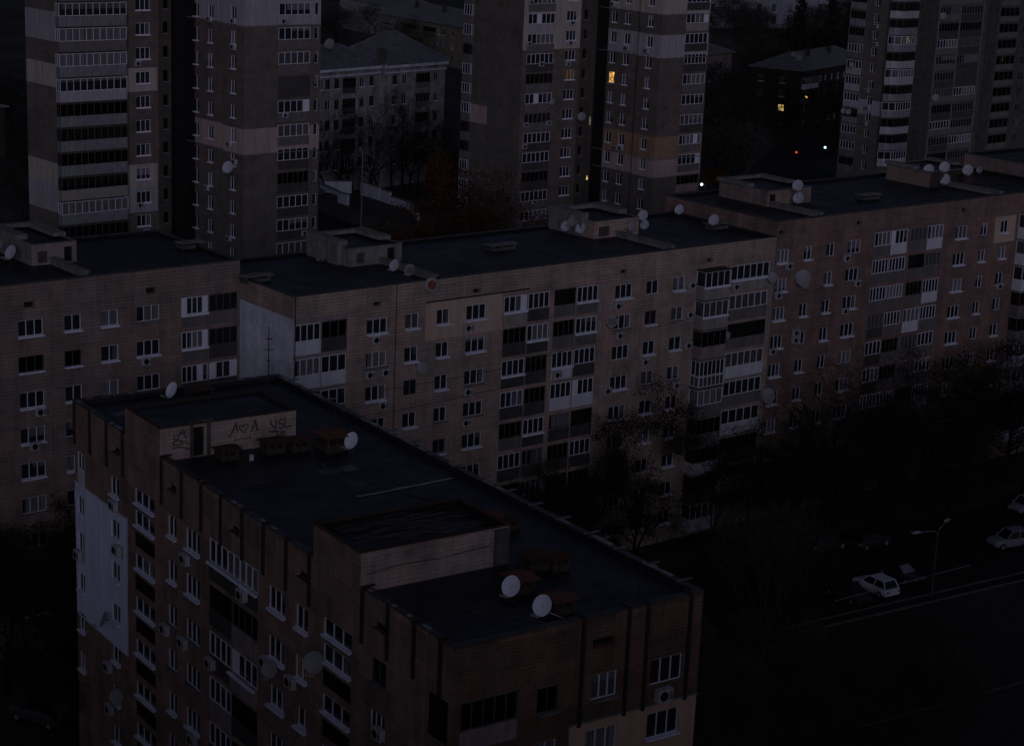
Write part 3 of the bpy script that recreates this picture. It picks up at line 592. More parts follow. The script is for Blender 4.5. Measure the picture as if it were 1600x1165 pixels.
def right_block():
    W, D, ZR = 46, 15.6, 29.5
    b = thing('apartment_block', 'rosy tiled nine-storey block at right with double loggias in white panels', 'apartment building', S2 + uA * 53.72, R(YA))
    F, Fl, Fr, Fb = Face(0, 0, 0), Face(0, 0, -90), Face(W, 0, 90), Face(W, D, 180)
    F.zone(33.0, 36.5, 24.4, 27.2, 2); rn = random.Random(5)
    for k in range(9):
        z = 25.42 - 2.8 * k
        for i, (x, w, n) in enumerate(((1.0, 1.6, 3), (4.42, 1.1, 2), (7.62, 1.12, 2), (11.05, 1.9, 3), (27.5, 1.9, 3), (31.25, 1.1, 2), (34.65, 1.25, 2))):
            gl = 'glass_blind' if (i, k) in ((4, 0), (0, 2), (5, 1), (2, 1)) else 'glass'
            window(b, F, x, z, w, 1.32, n, 'w', 'w' if rn.random() < .78 else 'g', glass=gl, sd=.24)
        zf = 24.75 - 2.8 * k
        q = [[('w', 'panel_grey', 4, ()), ('w', 'panel_white', 4, (0,)), ('o', 'panel_grey', 4, ()), ('w', 'panel_white', 4, ())],
             [('w', 'panel_grey', 5, ()), ('w', 'panel_grey', 5, ()), ('open', 'panel_grey', 4, ()), ('o', 'panel_grey', 4, ())],
             [('w', 'panel_grey', 5, ()), ('w', 'panel_grey', 5, ()), ('d', 'panel_grey', 4, ()), ('w', 'panel_white', 5, ())],
             [('o', 'panel_dark', 4, ()), ('w', 'panel_grey', 5, ()), ('w', 'panel_white', 4, ()), ('w', 'panel_grey', 5, ())],
             [('w', 'panel_dark', 4, ()), ('d', 'panel_grey', 4, ()), ('o', 'panel_grey', 4, ()), ('w', 'panel_grey', 4, ())]][k if k < 5 else (1, 4, 2, 3)[k % 4]]
        for (x0, x1), p in zip(((14.0, 16.42), (16.54, 19.0), (19.45, 21.95), (22.1, 24.55)), q):
            balcony(b, F, x0, x1, zf, p[0], p[1], p[2], pane_panels=p[3], glass='glass_blind' if p[0] == 'o' else None)
        F.hole(37.3, 41.5, zf, zf + 2.3, 1.0)
        bay(b, F, 37.0, 41.9, zf, 1.2, 'w' if k not in (3, 4) else 'd', 'panel_white' if k not in (3, 4) else 'panel_grey', 5, 1)
    for x in (.6, 11.5, 27.6, 38): vent(b, F, x, 28.25, .78, .36)
    mb = MB(); wall_face(mb, F, 0, W, -1, ZR); wall_face(mb, Fl, -D, 0, -1, ZR); wall_face(mb, Fr, 0, D, -1, ZR); wall_face(mb, Fb, 0, W, -1, ZR)
    mb.build('wall', ['tile_right', 'void', 'tan_clad'], b)
    roof_plate(b, W, D, ZR, 'bitumen_dark', .22, .3); z0 = ZR - .24
    o = roof_house(b, 5.8, 12.0, 7.1, 13.9, z0, z0 + 1.55, 'tile_left', 'tile_left', 'bitumen_dark', 'concrete', .1, doors=((.3, 1.2, .1, 1.2, 'door'),))
    mb = MB(); mb.box(5.5, 6.4, 9.6, 14.05, z0 + 1.6, z0 + 1.95); mb.box(11.1, 12.2, 9.6, 14.05, z0 + 1.6, z0 + 1.9); mb.box(6.41, 11.09, 13.4, 14.05, z0 + 1.6, z0 + 1.88); mb.build('parapet', 'concrete', o)
    o = roof_house(b, 31.0, 38.2, 7.5, 13.6, z0, z0 + 1.7, 'tile_left', 'brick_house', 'bitumen_dark', 'concrete', .1, doors=((4.5, 5.6, .05, 1.2, 'door'),))
    mb = MB(); mb.box(30.75, 31.6, 9.6, 13.75, z0 + 1.75, z0 + 2.05); mb.box(37.3, 38.4, 9.6, 13.75, z0 + 1.75, z0 + 2.0); mb.build('parapet', 'concrete', o)
    fire_wall(b, 6.3, .35, 7.0, z0, .45); fire_wall(b, 34.0, .35, 7.4, z0, .45)
    vent_shaft(b, 19.1, 5.7, z0, 2.4, 1.0, .5, 'concrete', .2, body='dark_concrete')
    return b
RIGHT = right_block()
def end_block():
    W, D, ZR = 22, 15, 31.0
    b = thing('apartment_block', 'slightly taller dull tiled block rising past the far right end of the row', 'apartment building', S2 + uA * 99.76, R(YA))
    F, Fl, Fr, Fb = Face(0, 0, 0), Face(0, 0, -90), Face(W, 0, 90), Face(W, D, 180)
    for k in range(4):
        for x in (3, 7, 11): window(b, F, x, 26.8 - 2.8 * k, 1.6, 1.3, 3)
    mb = MB(); wall_face(mb, F, 0, W, -1, ZR); wall_face(mb, Fl, -D, 0, -1, ZR); wall_face(mb, Fr, 0, D, -1, ZR); wall_face(mb, Fb, 0, W, -1, ZR)
    mb.build('wall', ['tile_left', 'void'], b); roof_plate(b, W, D, ZR, 'bitumen_dark', .22, .3); return b
END = end_block()
def left_block():
    W, D, ZR, O = 27.98, 13.9, 29.5, 28
    b = thing('apartment_block', 'dull pink tiled block at the left edge standing back from the white end wall', 'apartment building', S2 - nA * 8 - uA * O, R(YA))
    F, Fl, Fr, Fb = Face(0, 0, 0), Face(0, 0, -90), Face(W, 0, 90), Face(W, D, 180); rn = random.Random(2)
    for k in range(9):
        z = 25.44 - 2.8 * k
        for i, (x, w, n) in enumerate(((-23.5, 1.4, 2), (-18.15, 2.03, 3), (-14.72, 1.4, 2), (-11.63, 1.5, 2), (-8.3, 2.03, 3))):
            fr = 'd' if (i, k) in ((1, 1), (2, 1)) else 'w'
            window(b, F, x + O, z, w, 1.26, n, fr, 'w' if (i, k) in ((1, 0), (3, 0), (3, 1), (1, 2), (1, 3), (1, 4), (2, 2)) else ('g' if rn.random() < .6 else 'w'), glass='glass_dark' if fr == 'd' else 'glass', sd=.24)
        zf = 24.5 - 2.8 * k
        q = [('w', 'panel_grey', (0, 4), 'd', 'panel_grey'), ('w', 'panel_grey', (4,), 'd', 'panel_dark'), ('w', 'panel_dark', (3,), 'w', 'panel_dark')][k if k < 3 else 2]
        balcony(b, F, O - 5.36, O - 2.96, zf, q[0], q[1], 5, pane_panels=q[2], sill=1 if k < 2 else None); balcony(b, F, O - 2.86, O - .25, zf, q[3], q[4], 4, pane_panels=(0, 3) if k == 2 else ())
    for x in (-18.2, -8.05): vent(b, F, x + O, 27.63, .85, .45)
    mb = MB(); wall_face(mb, F, 0, W, -1, ZR); wall_face(mb, Fl, -D, 0, -1, ZR); wall_face(mb, Fr, 0, D, -1, ZR); wall_face(mb, Fb, 0, W, -1, ZR)
    mb.build('wall', ['tile_left', 'void'], b); roof_plate(b, W, D, ZR, 'bitumen_dark', .22, .3); z0 = ZR - .24
    o = roof_house(b, O - 15.0, O - 11.2, 6.3, 13.7, z0, z0 + 1.65, 'concrete', 'panel_pink', 'bitumen_dark', 'concrete', .1, doors=((.5, 1.35, .2, 1.1, 'hatch'), (2.75, 3.45, .1, 1.3, 'door')))
    mb = MB(); mb.box(O - 15.3, O - 14.3, 8.5, 13.85, z0 + 1.7, z0 + 2.1); mb.box(O - 12.1, O - 11.0, 8.5, 13.85, z0 + 1.7, z0 + 2.0); mb.box(O - 14.29, O - 12.11, 13.2, 13.85, z0 + 1.7, z0 + 2.0); mb.build('parapet', 'concrete', o)
    fire_wall(b, O - 13.3, .35, 6.2, z0, .5); vent_shaft(b, O - .6, 7.1, z0, 1.9, 1.0, .5, 'concrete', .2, body='dark_concrete')
    return b
LEFT = left_block()
# ================================================================== background towers
def twin_tower(name_label, E, yaw, wx, wy, cfg):
    """two linked wings of a sixteen-storey tower: front wing with its corner at the origin, rear wing at (wx, wy)"""
    b = thing('tower_block', name_label, 'tower block', E, R(yaw)); ZT = cfg['top']; z_lo = cfg['lo']
    F, Fa, Fb_, Fr = Face(0, 0, 0), Face(0, 0, -90), Face(.55, 0, -90), Face(cfg['fw'], 0, 90)
    for z0, z1, m in cfg['bands']:
        for f in (F, Fa, Fb_): f.zone(-30, 30, z0, z1, m)
    k = 0
    z = cfg['l1'] % 2.8
    while z < ZT - 2.6:
        if z > z_lo:
            for x in cfg['lx']:
                lit = cfg.get('lit') and x == cfg['lx'][0] and abs(z - cfg['lit']) < 1.4
                window(b, Fb_, -x, z, 1.1, 1.55, 2, 'w', 'w', glass='lit_warm' if lit else 'glass', sd=.16, label='window glowing warm orange' if lit else None)
        z += 2.8
    z = cfg['l2'] % 2.8
    while z < ZT - 2.6:
        if z > z_lo: window(b, Fa, -2.2, z, 1.1, 1.5, 2, 'w', 'w', sd=.16)
        z += 2.8
    z = cfg['lg'] % 2.8; i = 0; rn = random.Random(cfg['seed'])
    while z < ZT - 2.6:
        if z > z_lo - 1:
            st = cfg['fst'].get(i, 'w'); balcony(b, F, 4.68, 9.15, z, st, cfg['fpan'].get(i, rn.choice(('panel_dark', 'panel_dark', 'panel_grey'))), rn.choice((5, 5, 6)), sill=None, glass='glass_blind' if rn.random() < .15 else None, pane_panels=(4,) if rn.random() < .2 else ())
            if cfg['fw'] > 10: window(b, F, 10.05, z + 1.0, .55, 1.4, 1, 'w', None)
        z += 2.8; i += 1
    mb = MB()
    wall_face(mb, F, 0, cfg['fw'], -1, ZT); wall_face(mb, Fa, -4.3, 0, -1, ZT); wall_face(mb, Fb_, -13, -4.3, -1, ZT); wall_face(mb, Fr, 0, 13, -1, ZT)
    mb.face([(0, 4.3, -1), (.55, 4.3, -1), (.55, 4.3, ZT), (0, 4.3, ZT)], 0)
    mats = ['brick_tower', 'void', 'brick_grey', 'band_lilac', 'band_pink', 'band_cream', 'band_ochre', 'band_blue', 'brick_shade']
    mb.build('wall', mats, b)
    for z0, z1, m in cfg['bands']:
        if m > 2:
            mb = MB(); mb.box(-.05, cfg['fw'] + .02, -.05, -.004, z0 - .12, z0); mb.box(-.05, -.004, -.004, 4.36, z0 - .12, z0); mb.box(-.004, .5, 4.304, 4.36, z0 - .12, z0); mb.box(.5, .546, 4.304, 13, z0 - .12, z0); mb.build('string_course', 'concrete', b)
    # rear wing
    s = cfg['s2']; L1 = cfg['rl']; WF = -wx + .55
    G, Gl = Face(wx, wy, 0), Face(wx, wy, -90)
    for z0, z1, m in cfg['rbands']: Gl.zone(-30, 0, z0, z1, m)
    for x0, x1, z0, z1, m in cfg['wbands']: G.zone(x0, x1, z0, z1, m)
    for x0, x1, z0, z1, m in cfg.get('lpatch', ()): Gl.zone(x0, x1, z0, z1, m)
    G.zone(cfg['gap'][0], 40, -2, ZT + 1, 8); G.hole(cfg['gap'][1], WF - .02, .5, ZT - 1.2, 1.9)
    z = cfg['w0'] % s; i = 0
    while z < ZT - 2.6:
        if z > z_lo:
            lit = cfg.get('dim') and abs(z - cfg['dim']) < 1.3
            window(b, G, cfg['wx'], z, 1.9, 1.36, 3, 'w', 'w', glass='lit_dim' if lit else 'glass', sd=.16, label='window with a faint orange glow' if lit else None)
            window(b, G, cfg['nx'], z + .1, .72, 1.35, 1, 'd', 'g', glass='glass_dark', sd=.16)
        z += s
    z = cfg['b0'] % s; k = 0
    zs = []
    while z < ZT - 2.6: zs.append(z); z += s
    for z in zs:
        if z < z_lo - 1: continue
        j = round((z - cfg['b0']) / s); st, pn = cfg['bst'].get(j, ('w', cfg['bpan'])); x0, x1 = cfg['bx']
        if cfg['proj']:
            G.hole(x0 + .3, x1 - .3, z, z + 2.3, 1.0)
            bay(b, G, x0, x1, z, cfg['proj'], st, pn, 10, 2, gz=1.08, slab=False)
        else: balcony(b, G, x0, x1, z, st, pn, 6, glass=None, pane_panels=(2,) if j in (2, 6) else ())
    # corner balconies seen edge-on at the far end of the rear wing
    if cfg.get('edge'):
        for z in zs:
            if z > z_lo - 1: bay(b, Gl, -L1 - .2, -L1 + 1.5, z + .3, .35, rn.choice(('w', 'd', 'w', 'o')), 'panel_grey', 3, 1, slab=False)
    for x in cfg.get('stair', ()): 
        m = MB(); m.box(wx + x[0] - .11, wx + x[0] + .11, wy - .06, wy - .01, x[1], x[1] + (1.1 if x[1] > 20 else .55)); m.build('stair_window', x[2], b)
    mb = MB(); wall_face(mb, G, 0, WF, -1, ZT); wall_face(mb, Gl, -L1, 0, -1, ZT)
    mb.face([(wx, wy + L1, -1), (wx + WF, wy + L1, -1), (wx + WF, wy + L1, ZT), (wx, wy + L1, ZT)], 0)
    mb.face([(wx + WF, wy + 1.9, -1), (wx + WF, wy + L1, -1), (wx + WF, wy + L1, ZT), (wx + WF, wy + 1.9, ZT)], 0)
    mb.face([(.55, 13, -1), (cfg['fw'], 13, -1), (cfg['fw'], 13, ZT), (.55, 13, ZT)], 0)
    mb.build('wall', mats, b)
    mb = MB(); e = .2; mb.box(-e, cfg['fw'] + e, -e, 13 + e, ZT, ZT + .5); mb.box(wx - e, wx + WF - .3, wy - e, wy + L1 + e, ZT + .003, ZT + .503); mb.build('roof', 'bitumen_dark', b)
    return b
TW1 = twin_tower('left background brick tower with lilac and pink bands and stacked white balconies', (-31.94, 221.55, 0), 42, -17.6, 11.2, dict(
    top=50, lo=11, fw=10.6, gap=(13.15, 14.9), bands=[(41.75, 60, 3), (27.1, 30.03, 4), (-1, 24.3, 2)], l1=33.5, l2=33.92, lg=39.0, lx=(10.9, 7.8), seed=4,
    fst={11: 'd', 12: 'w', 8: 'w', 7: 'd', 6: 'w'}, fpan={14: 'band_lilac', 15: 'band_lilac'}, s2=2.8, rl=7.1, w0=31.5, wx=11.1, nx=14.15, b0=30.05, bx=(-.1, 8.5), proj=.9,
    bst={5: ('w', 'panel_grey'), 4: ('w', 'band_grey'), 3: ('w', 'panel_grey'), 2: ('w', 'band_grey'), 1: ('w', 'band_lilac'), 0: ('d', 'band_grey'), -1: ('d', 'band_grey'), -2: ('d', 'band_grey'), -3: ('d', 'panel_beige'), -4: ('w', 'band_grey'), -5: ('d', 'panel_grey'), -6: ('d', 'band_blue')}, bpan='panel_grey',
    rbands=[(39.4, 42.7, 7), (34.3, 36.9, 5), (23.2, 25.7, 5), (20.0, 23.2, 7)], wbands=[(8.5, 13.0, 33.4, 36.1, 5), (8.5, 13.0, 22.2, 24.9, 5), (8.5, 13.0, 19.2, 22.2, 7)]))
TW2 = twin_tower('centre background brick tower with an ochre band and one brightly lit orange window', (18.345, 266.47, 0), 42, -15.5, 10.9, dict(
    top=50, lo=12, fw=9.4, gap=(10.7, 13.75), bands=[(41.64, 60, 5), (38.83, 41.64, 2), (35.76, 38.83, 3), (21.8, 24.9, 6), (19.3, 21.8, 4), (-1, 19.3, 2)], l1=34.1, l2=34.2, lg=39.3, lx=(9.86, 7.2), lit=31.3, seed=9,
    fst={6: 'd', 5: 'd', 9: 'w'}, fpan={14: 'panel_beige', 13: 'panel_dark', 7: 'panel_grey', 6: 'panel_pink', 8: 'panel_grey'}, s2=2.7, rl=11.9, w0=40.0, wx=8.9, nx=11.6, dim=31.9, b0=22.45, bx=(.8, 5.75), proj=0,
    bst={6: ('w', 'band_lilac'), 5: ('w', 'panel_grey'), 4: ('w', 'panel_dark'), 3: ('d', 'panel_grey'), 2: ('w', 'panel_grey'), 1: ('o', 'panel_grey'), 0: ('w', 'panel_dark'), -1: ('w', 'panel_dark'), -2: ('d', 'panel_dark'), -3: ('w', 'panel_grey')}, bpan='panel_grey', edge=True,
    rbands=[(-1, 22, 2), (22.0, 36, 2)], wbands=[(.0, 10.6, 36.2, 60, 5)], lpatch=((-11.9, -6.9, 25.3, 27.8, 4),), stair=((13.3, 25.4, 'lit_pale'), (13.3, 17.6, 'lit_yellow'))))

def right_tower():
    b = thing('tower_block', 'right background tower with white angular bay balconies and dark recesses', 'tower block', (61.63, 332.86, 0), R(44)); ZT = 50
    Fl, Fa, Fbl, Fb, Fcl, Fc = Face(0, 0, -90), Face(0, 0, 0), Face(7.5, -4, -90), Face(7.5, -4, 0), Face(23, -6, -90), Face(23, -6, 0); rn = random.Random(21)
    Fl.zone(-5.4, 0, 20.9, 23.4, 2)
    z = 19.78 % 2.8; i = 0
    while z < ZT - 2.6:
        if z > 9:
            window(b, Fl, -3.1, z, 1.05, 1.45, 2, 'w', None)
            st, pn = rn.choice((('w', 'band_lilac'), ('d', 'panel_grey'), ('o', 'panel_grey'), ('d', 'band_grey'), ('w', 'panel_grey')))
            balcony(b, Fl, -8.6, -5.45, z - .75, st, pn, 5, proud=.12)
            Fa.hole(.3, 6.0, z + 1.2, z + 3.4, 1.0)
            st = {4: 'w', 6: 'd', 7: 'w', 8: 'd', 9: 'w', 10: 'd', 11: 'w', 12: 'd', 13: 'd', 14: 'w'}.get(i, 'd')
            bay(b, Fa, -.6, 6.6, z + 1.2, 1.8, st, rn.choice(('band_grey', 'band_lilac', 'band_grey')), 6, 2, cut=1.4, slab=False, gz=1.1)
            balcony(b, Fb, .7, 6.6, z + .6, rn.choice('woodo'), rn.choice(('panel_grey', 'panel_dark', 'panel_dark')), 7, sill=None, glass='glass_blind' if rn.random() < .2 else None)
            balcony(b, Fb, 7.0, 13.5, z + .6, rn.choice('woodo'), rn.choice(('panel_grey', 'panel_dark', 'panel_dark')), 8, sill=None, glass='glass_blind' if rn.random() < .3 else None)
            balcony(b, Fc, .7, 6.6, z + .3, 'd', 'panel_grey', 4, gz=.9); 
            window(b, Fc, 9.3, z + 1.0, 1.8, 1.4, 3, 'o', None)
        z += 2.8; i += 1
    mb = MB()
    wall_face(mb, Fl, -8.8, 0, -1, ZT, 0); wall_face(mb, Fa, 0, 7.5, -1, ZT, 0); wall_face(mb, Fbl, -4, 0, -1, ZT, 3); wall_face(mb, Fb, 0, 15.5, -1, ZT, 3); wall_face(mb, Fcl, -2, 0, -1, ZT, 3); wall_face(mb, Fc, 0, 13, -1, ZT, 3)
    wall_face(mb, Face(36, -6, 90), 0, 14.8, -1, ZT, 3); wall_face(mb, Face(36, 8.8, 180), 0, 36, -1, ZT, 3)
    mb.build('wall', ['brick_grey', 'void', 'band_lilac', 'dark_concrete', 'panel_beige'], b)
    mb = MB()
    for x in (8.0, 14.25, 21.35): mb = MB(); mb.box(x - .12, x + .12, -4.12, -4.004, 0, ZT); mb.build('pier', 'concrete', b)
    mb = MB(); mb.box(-.2, 36.2, .003, 9.0, ZT, ZT + .5); mb.box(7.3, 36.2, -6.2, 0, ZT + .003, ZT + .497); mb.build('roof', 'bitumen_dark', b)
    m = MB()
    for x, w, h in ((2.2, .32, 1.1), (2.95, .16, 1.1), (3.6, .3, .35)): m.box(x, x + w, -1.84, -1.805, 33.55 + (0 if h > 1 else .75), 33.55 + (0 if h > 1 else .75) + h)
    m.build('lit_pane', 'lit_pale', b)
    m = MB(); m.box(25.6, 25.85, -6.05, -6.0, 29.9, 31.0); m.build('lit_pane', 'lit_dim', b)
    return b
TW3 = right_tower()

# ================================================================== low old houses further back
def hip_roof(bld, x0, x1, y0, y1, z, h, e=.7, mat='tin_roof', name='roof', hipl=True, hipr=True):
    mb = MB(); a, b, c, d = x0 - e, x1 + e, y0 - e, y1 + e; ym = (c + d) / 2; r = (d - c) / 2
    L = (a + r * .95) if hipl else a; Q = (b - r * .95) if hipr else b
    if Q < L: L = Q = (L + Q) / 2
    p, q = (L, ym, z + h), (Q, ym, z + h)
    mb.face([(a, c, z), (b, c, z), q, p]); mb.face([(b, d, z), (a, d, z), p, q]); mb.face([(a, d, z), (a, c, z), p]); mb.face([(b, c, z), (b, d, z), q])
    mb.face([(a, c, z - .15), (b, c, z - .15), (b, c, z), (a, c, z)]); mb.face([(a, d, z - .15), (a, c, z - .15), (a, c, z), (a, d, z)]); mb.face([(b, c, z - .15), (b, d, z - .15), (b, d, z), (b, c, z)])
    mb.face([(a, c, z - .15), (a, d, z - .15), (b, d, z - .15), (b, c, z - .15)])
    for s, t in ((p, q), (p, (a, c, z)), (q, (b, c, z)), (p, (a, d, z)), (q, (b, d, z))):
        if (Vector(s) - Vector(t)).length > .1: mb.tube([s, t], .09, 4)
    return mb.build(name, mat, bld)
def pale_house():
    b = thing('old_house', 'pale five-storey old house with hipped grey tin roof behind bare courtyard trees', 'house', (-37.2, 349.8, 0), R(50.5))
    F, Fl, Fr = Face(0, 0, 0), Face(0, 0, -90), Face(33, 0, 90); G = Face(16.5, -1.1, 0); rn = random.Random(8)
    for k in range(5):
        z = 19.1 - 3.72 * k
        for x in (.9, 2.6, 4.9, 11.4, 14.0): window(b, F, x, z, 1.2, 1.85, 2, rn.choice('wod'), 'w' if rn.random() < .4 else None, sd=.15)
        for x in (2.5, 5.2, 14.0): window(b, G, x, z, 1.2, 1.85, 2, rn.choice('wwd'), 'w' if rn.random() < .4 else None, sd=.15)
        balcony(b, F, 6.4, 9.8, z - 1.0, 'open' if k == 0 else rn.choice('wod'), 'panel_dark', 4, top=2.8); balcony(b, G, 8.4, 12.2, z - 1.0, rn.choice('od'), 'panel_grey', 5, top=2.8)
        for y in (4, 9): window(b, Fr, y, z, 1.2, 1.85, 2, 'o', None)
    mb = MB(); wall_face(mb, F, 0, 16.5, -1, 23); wall_face(mb, G, 0, 16.5, -1, 23); wall_face(mb, Fl, -13, 0, -1, 23); wall_face(mb, Fr, -1.1, 13, -1, 23, 2); wall_face(mb, Face(33, 13, 180), 0, 33, -1, 23)
    mb.face([(16.5, 0, -1), (16.5, -1.1, -1), (16.5, -1.1, 23), (16.5, 0, 23)])
    mb.build('wall', ['old_plaster', 'void', 'dark_concrete'], b)
    mb = MB(); mb.box(-.3, 16.2, -.55, -.004, 22.3, 22.95); mb.box(16.2, 33.3, -1.65, -1.104, 22.3, 22.96); mb.box(-.2, 16.3, -.3, -.004, 21.3, 21.6); mb.box(16.4, 33.2, -1.4, -1.104, 21.3, 21.6); mb.build('cornice', 'white_render', b)
    hip_roof(b, 0, 17.5, 0, 13, 23, 3.4); hip_roof(b, 17.0, 33, -1.1, 13, 23.05, 5.2)
    mb = MB(); mb.box(16.0, 17.2, -.6, .6, 23.2, 25.6); mb.box(15.9, 17.3, -.7, .7, 25.6, 25.8); mb.build('chimney', 'dark_concrete', b)
    mb = MB(); mb.box(4.2, 5.5, 1.4, 3.2, 23.3, 25.0); mb.build('dormer', 'tin_roof', b)
    mb = MB(); mb.box(22.2, 23.6, 1.2, 3.0, 23.6, 25.9); mb.build('dormer', 'tin_roof', b)
    return b
M['old_plaster'] = tile_mat('flaking_plaster', (.36, .35, .34), (.46, .45, .44), (.2, .19, .17), 2.2, 1.4, .0, 1, .55, .08)
M['yellow_plaster'] = tile_mat('yellowish_plaster', (.20, .17, .125), (.24, .2, .15), (.15, .13, .10), 2.2, 1.4, .0, 1, .4, .05)
M['red_brick_old'] = tile_mat('old_red_brick', (.045, .03, .024), (.056, .035, .027), (.035, .026, .022), .3, .12, .01, .8, .4, .05)
PALE = pale_house()
def simple_house(label, loc, yaw, W, D, H, wall, cols, rows, z0, dz, win=(1.2, 1.5), roof=3.4, lcols=(), bal=(), lit=(), fr='wod', seed=1, cat='house'):
    b = thing('old_house', label, cat, loc, R(yaw)); F, Fl, Fr = Face(0, 0, 0), Face(0, 0, -90), Face(W, 0, 90); rn = random.Random(seed)
    for k in range(rows):
        z = z0 - dz * k
        for i, x in enumerate(cols): window(b, F, x, z, win[0], win[1], 2, rn.choice(fr), rn.choice('wg') if rn.random() < .6 else None, sd=.14)
        for i, x in enumerate(lcols):
            q = [l for l in lit if l[0] == i and l[1] == k]
            window(b, Fl, -x, z, win[0] + .3, win[1], 2 if not q else 3, rn.choice(fr), 'w', glass=q[0][2] if q else 'glass', sd=.14, label='window lit bright yellow' if q else None)
    for x0, x1, z, st, pn in bal: bay(b, F, x0, x1, z, 1.0, st, pn, 3, 1, slab=True)
    mb = MB(); wall_face(mb, F, 0, W, -1, H); wall_face(mb, Fl, -D, 0, -1, H); wall_face(mb, Fr, 0, D, -1, H); wall_face(mb, Face(W, D, 180), 0, W, -1, H)
    mb.build('wall', [wall, 'void'], b); hip_roof(b, 0, W, 0, D, H, roof)
    for x in (W * .3, W * .62):
        mb = MB(); mb.box(x, x + 1.0, D * .3, D * .3 + .8, H + roof * .4, H + roof + .7); mb.build('chimney', 'brick_vent', b)
    return b
BRICKH = simple_house('dark brick old house with grey hipped tin roof and one bright yellow window', (66.8, 471.6, 0), 59, 42, 13.3, 14, 'red_brick_old', (3.0, 12, 15, 19, 23, 27, 32, 37), 4, 10.6, 3.35, lcols=(4.8, 10.6), bal=((5.2, 8.6, 9.6, 'o', 'panel_white'), (.5, 3.6, 9.6, 'w', 'panel_white'), (.5, 3.6, 6.2, 'd', 'panel_grey')), lit=((0, 2, 'lit_yellow'),), seed=3, fr='wwo')
mb = MB(); mb.box(1.0, 1.5, -1.06, -1.02, 7.7, 7.95); mb.box(1.49, 2.2, -1.06, -1.02, 7.45, 7.72); mb.build('lit_pane', 'lit_warm', BRICKH)
simple_house('pinkish old house with hipped roof half hidden by the centre tower', Vector((51.8, 491.5, 0)) - Vector((math.cos(R(52)), math.sin(R(52)), 0)) * 24, 52, 24, 14, 16, 'tile_left', (3, 8, 14, 19), 4, 12.2, 3.4, seed=5, roof=3.0)
simple_house('long yellowish three-storey house beyond the pale house, with dark balconies', (-46, 607.6, 0), -52.7, 46, 14, 12.2, 'yellow_plaster', (10, 12.5, 23, 33, 35.5, 40), 3, 8.9, 3.6, bal=((3.5, 8.2, 8.3, 'o', 'panel_grey'), (15.5, 21, 8.3, 'd', 'panel_dark'), (26, 31.5, 8.3, 'd', 'panel_dark'), (15.5, 21, 4.7, 'd', 'panel_dark')), seed=7, roof=4.2)
simple_house('distant grey house at the top edge left of the yellowish house', (-66, 690, 0), -58, 50, 14, 10.5, 'old_plaster', (4, 9, 14, 20, 26, 32, 40, 45), 3, 7.4, 3.3, seed=9, roof=3)
simple_house('far white public building with tall windows at the top right', (66, 752, 0), 27, 78, 16, 13, 'white_plaster_far', tuple(5 + 7.2 * i for i in range(10)), 2, 6.2, 4.6, win=(2.2, 3.2), seed=12, roof=3.5, cat='building') if M.setdefault('white_plaster_far', plain('weathered_white_plaster', (.21, .21, .24), var=.25, scale=.15)) else None
simple_house('low brick building cut off by the left edge beyond the left tower', Vector((-100.5, 375, 0)) - uA * 20, YA, 20, 12, 10.4, 'red_brick_old', (4, 9, 14, 18), 3, 7.3, 3.0, seed=13, roof=1.2)
def garage():
    b = thing('low_building', 'low flat garage building with white parapet walls behind the middle roof', 'garage', (0, 0, 0))
    mb = MB(); P = [(-35.5, 335.5), (-29.5, 326), (-17, 309), (-13, 318), (-18.3, 329.5), (-24.5, 337), (-30, 343)]
    n = len(P)
    for i in range(n):
        p, q = P[i], P[(i + 1) % n]; mb.face([(*p, -.5), (*q, -.5), (*q, 2.35), (*p, 2.35)])
    mb.build('wall', 'dark_concrete', b)
    mb = MB(); mb.face([(*p, 2.36) for p in P]); mb.build('roof', 'bitumen', b)
    def par(name, p, q, z0, z1, t=.5):
        d = Vector((q[0] - p[0], q[1] - p[1], 0)); L = d.length; a = math.atan2(d.y, d.x); T = Matrix.Translation((p[0], p[1], 0)) @ Matrix.Rotation(a, 4, 'Z')
        m = MB(); m.box(0, L, -t / 2, t / 2, z0, z1, T=T); o = m.build(name, 'white_wall_far', b); m = MB(); m.box(-.08, L + .08, -t / 2 - .08, t / 2 + .08, z1, z1 + .12, T=T); m.build('coping', 'sill_grey', o)
    for p, q, z0, z1 in (((-28.0, 339.6), (-24.4, 334.6), 2.3, 4.6), ((-24.1, 334.2), (-22.4, 331.6), .3, 4.4), ((-22.2, 331.5), (-18.6, 326.4), 2.2, 3.7), ((-18.5, 326.2), (-16.6, 316.8), 2.3, 3.7), ((-34.6, 339.6), (-29.9, 340.4), 2.4, 4.5), ((-31.2, 330.6), (-29.4, 328.4), .6, 4.2), ((-35.0, 337.5), (-31.3, 330.8), 3.6, 4.3)): par('parapet', p, q, z0, z1)
    mb = MB(); mb.box(-35.6, -35.3, 334, 334.3, 0, 3.6); mb.build('post', 'concrete', b)
    return b
garage()

# long slab added unseen behind the viewpoint, to keep dusk light off the near yard
def shade_slab():
    b = thing('tower_block', 'long brick slab added out of view behind the viewpoint to shade the yard', 'tower block', (-50, -6, 0)); F = Face(170, 0, 180)
    for k in range(0, 15, 3):
        for x in range(8, 168, 20): window(b, F, x, 2 + 2.8 * k, 1.8, 1.35, 3)
    mb = MB(); wall_face(mb, F, 0, 170, -1, 49); wall_face(mb, Face(0, 0, -90), 0, 16, -1, 49); wall_face(mb, Face(170, -16, 90), 0, 16, -1, 49); wall_face(mb, Face(0, -16, 0), 0, 170, -1, 49)
    mb.build('wall', ['brick_grey', 'void'], b); mb = MB(); mb.box(-.2, 170.2, -16.2, .2, 49, 49.5); mb.build('roof', 'bitumen_dark', b)
shade_slab()
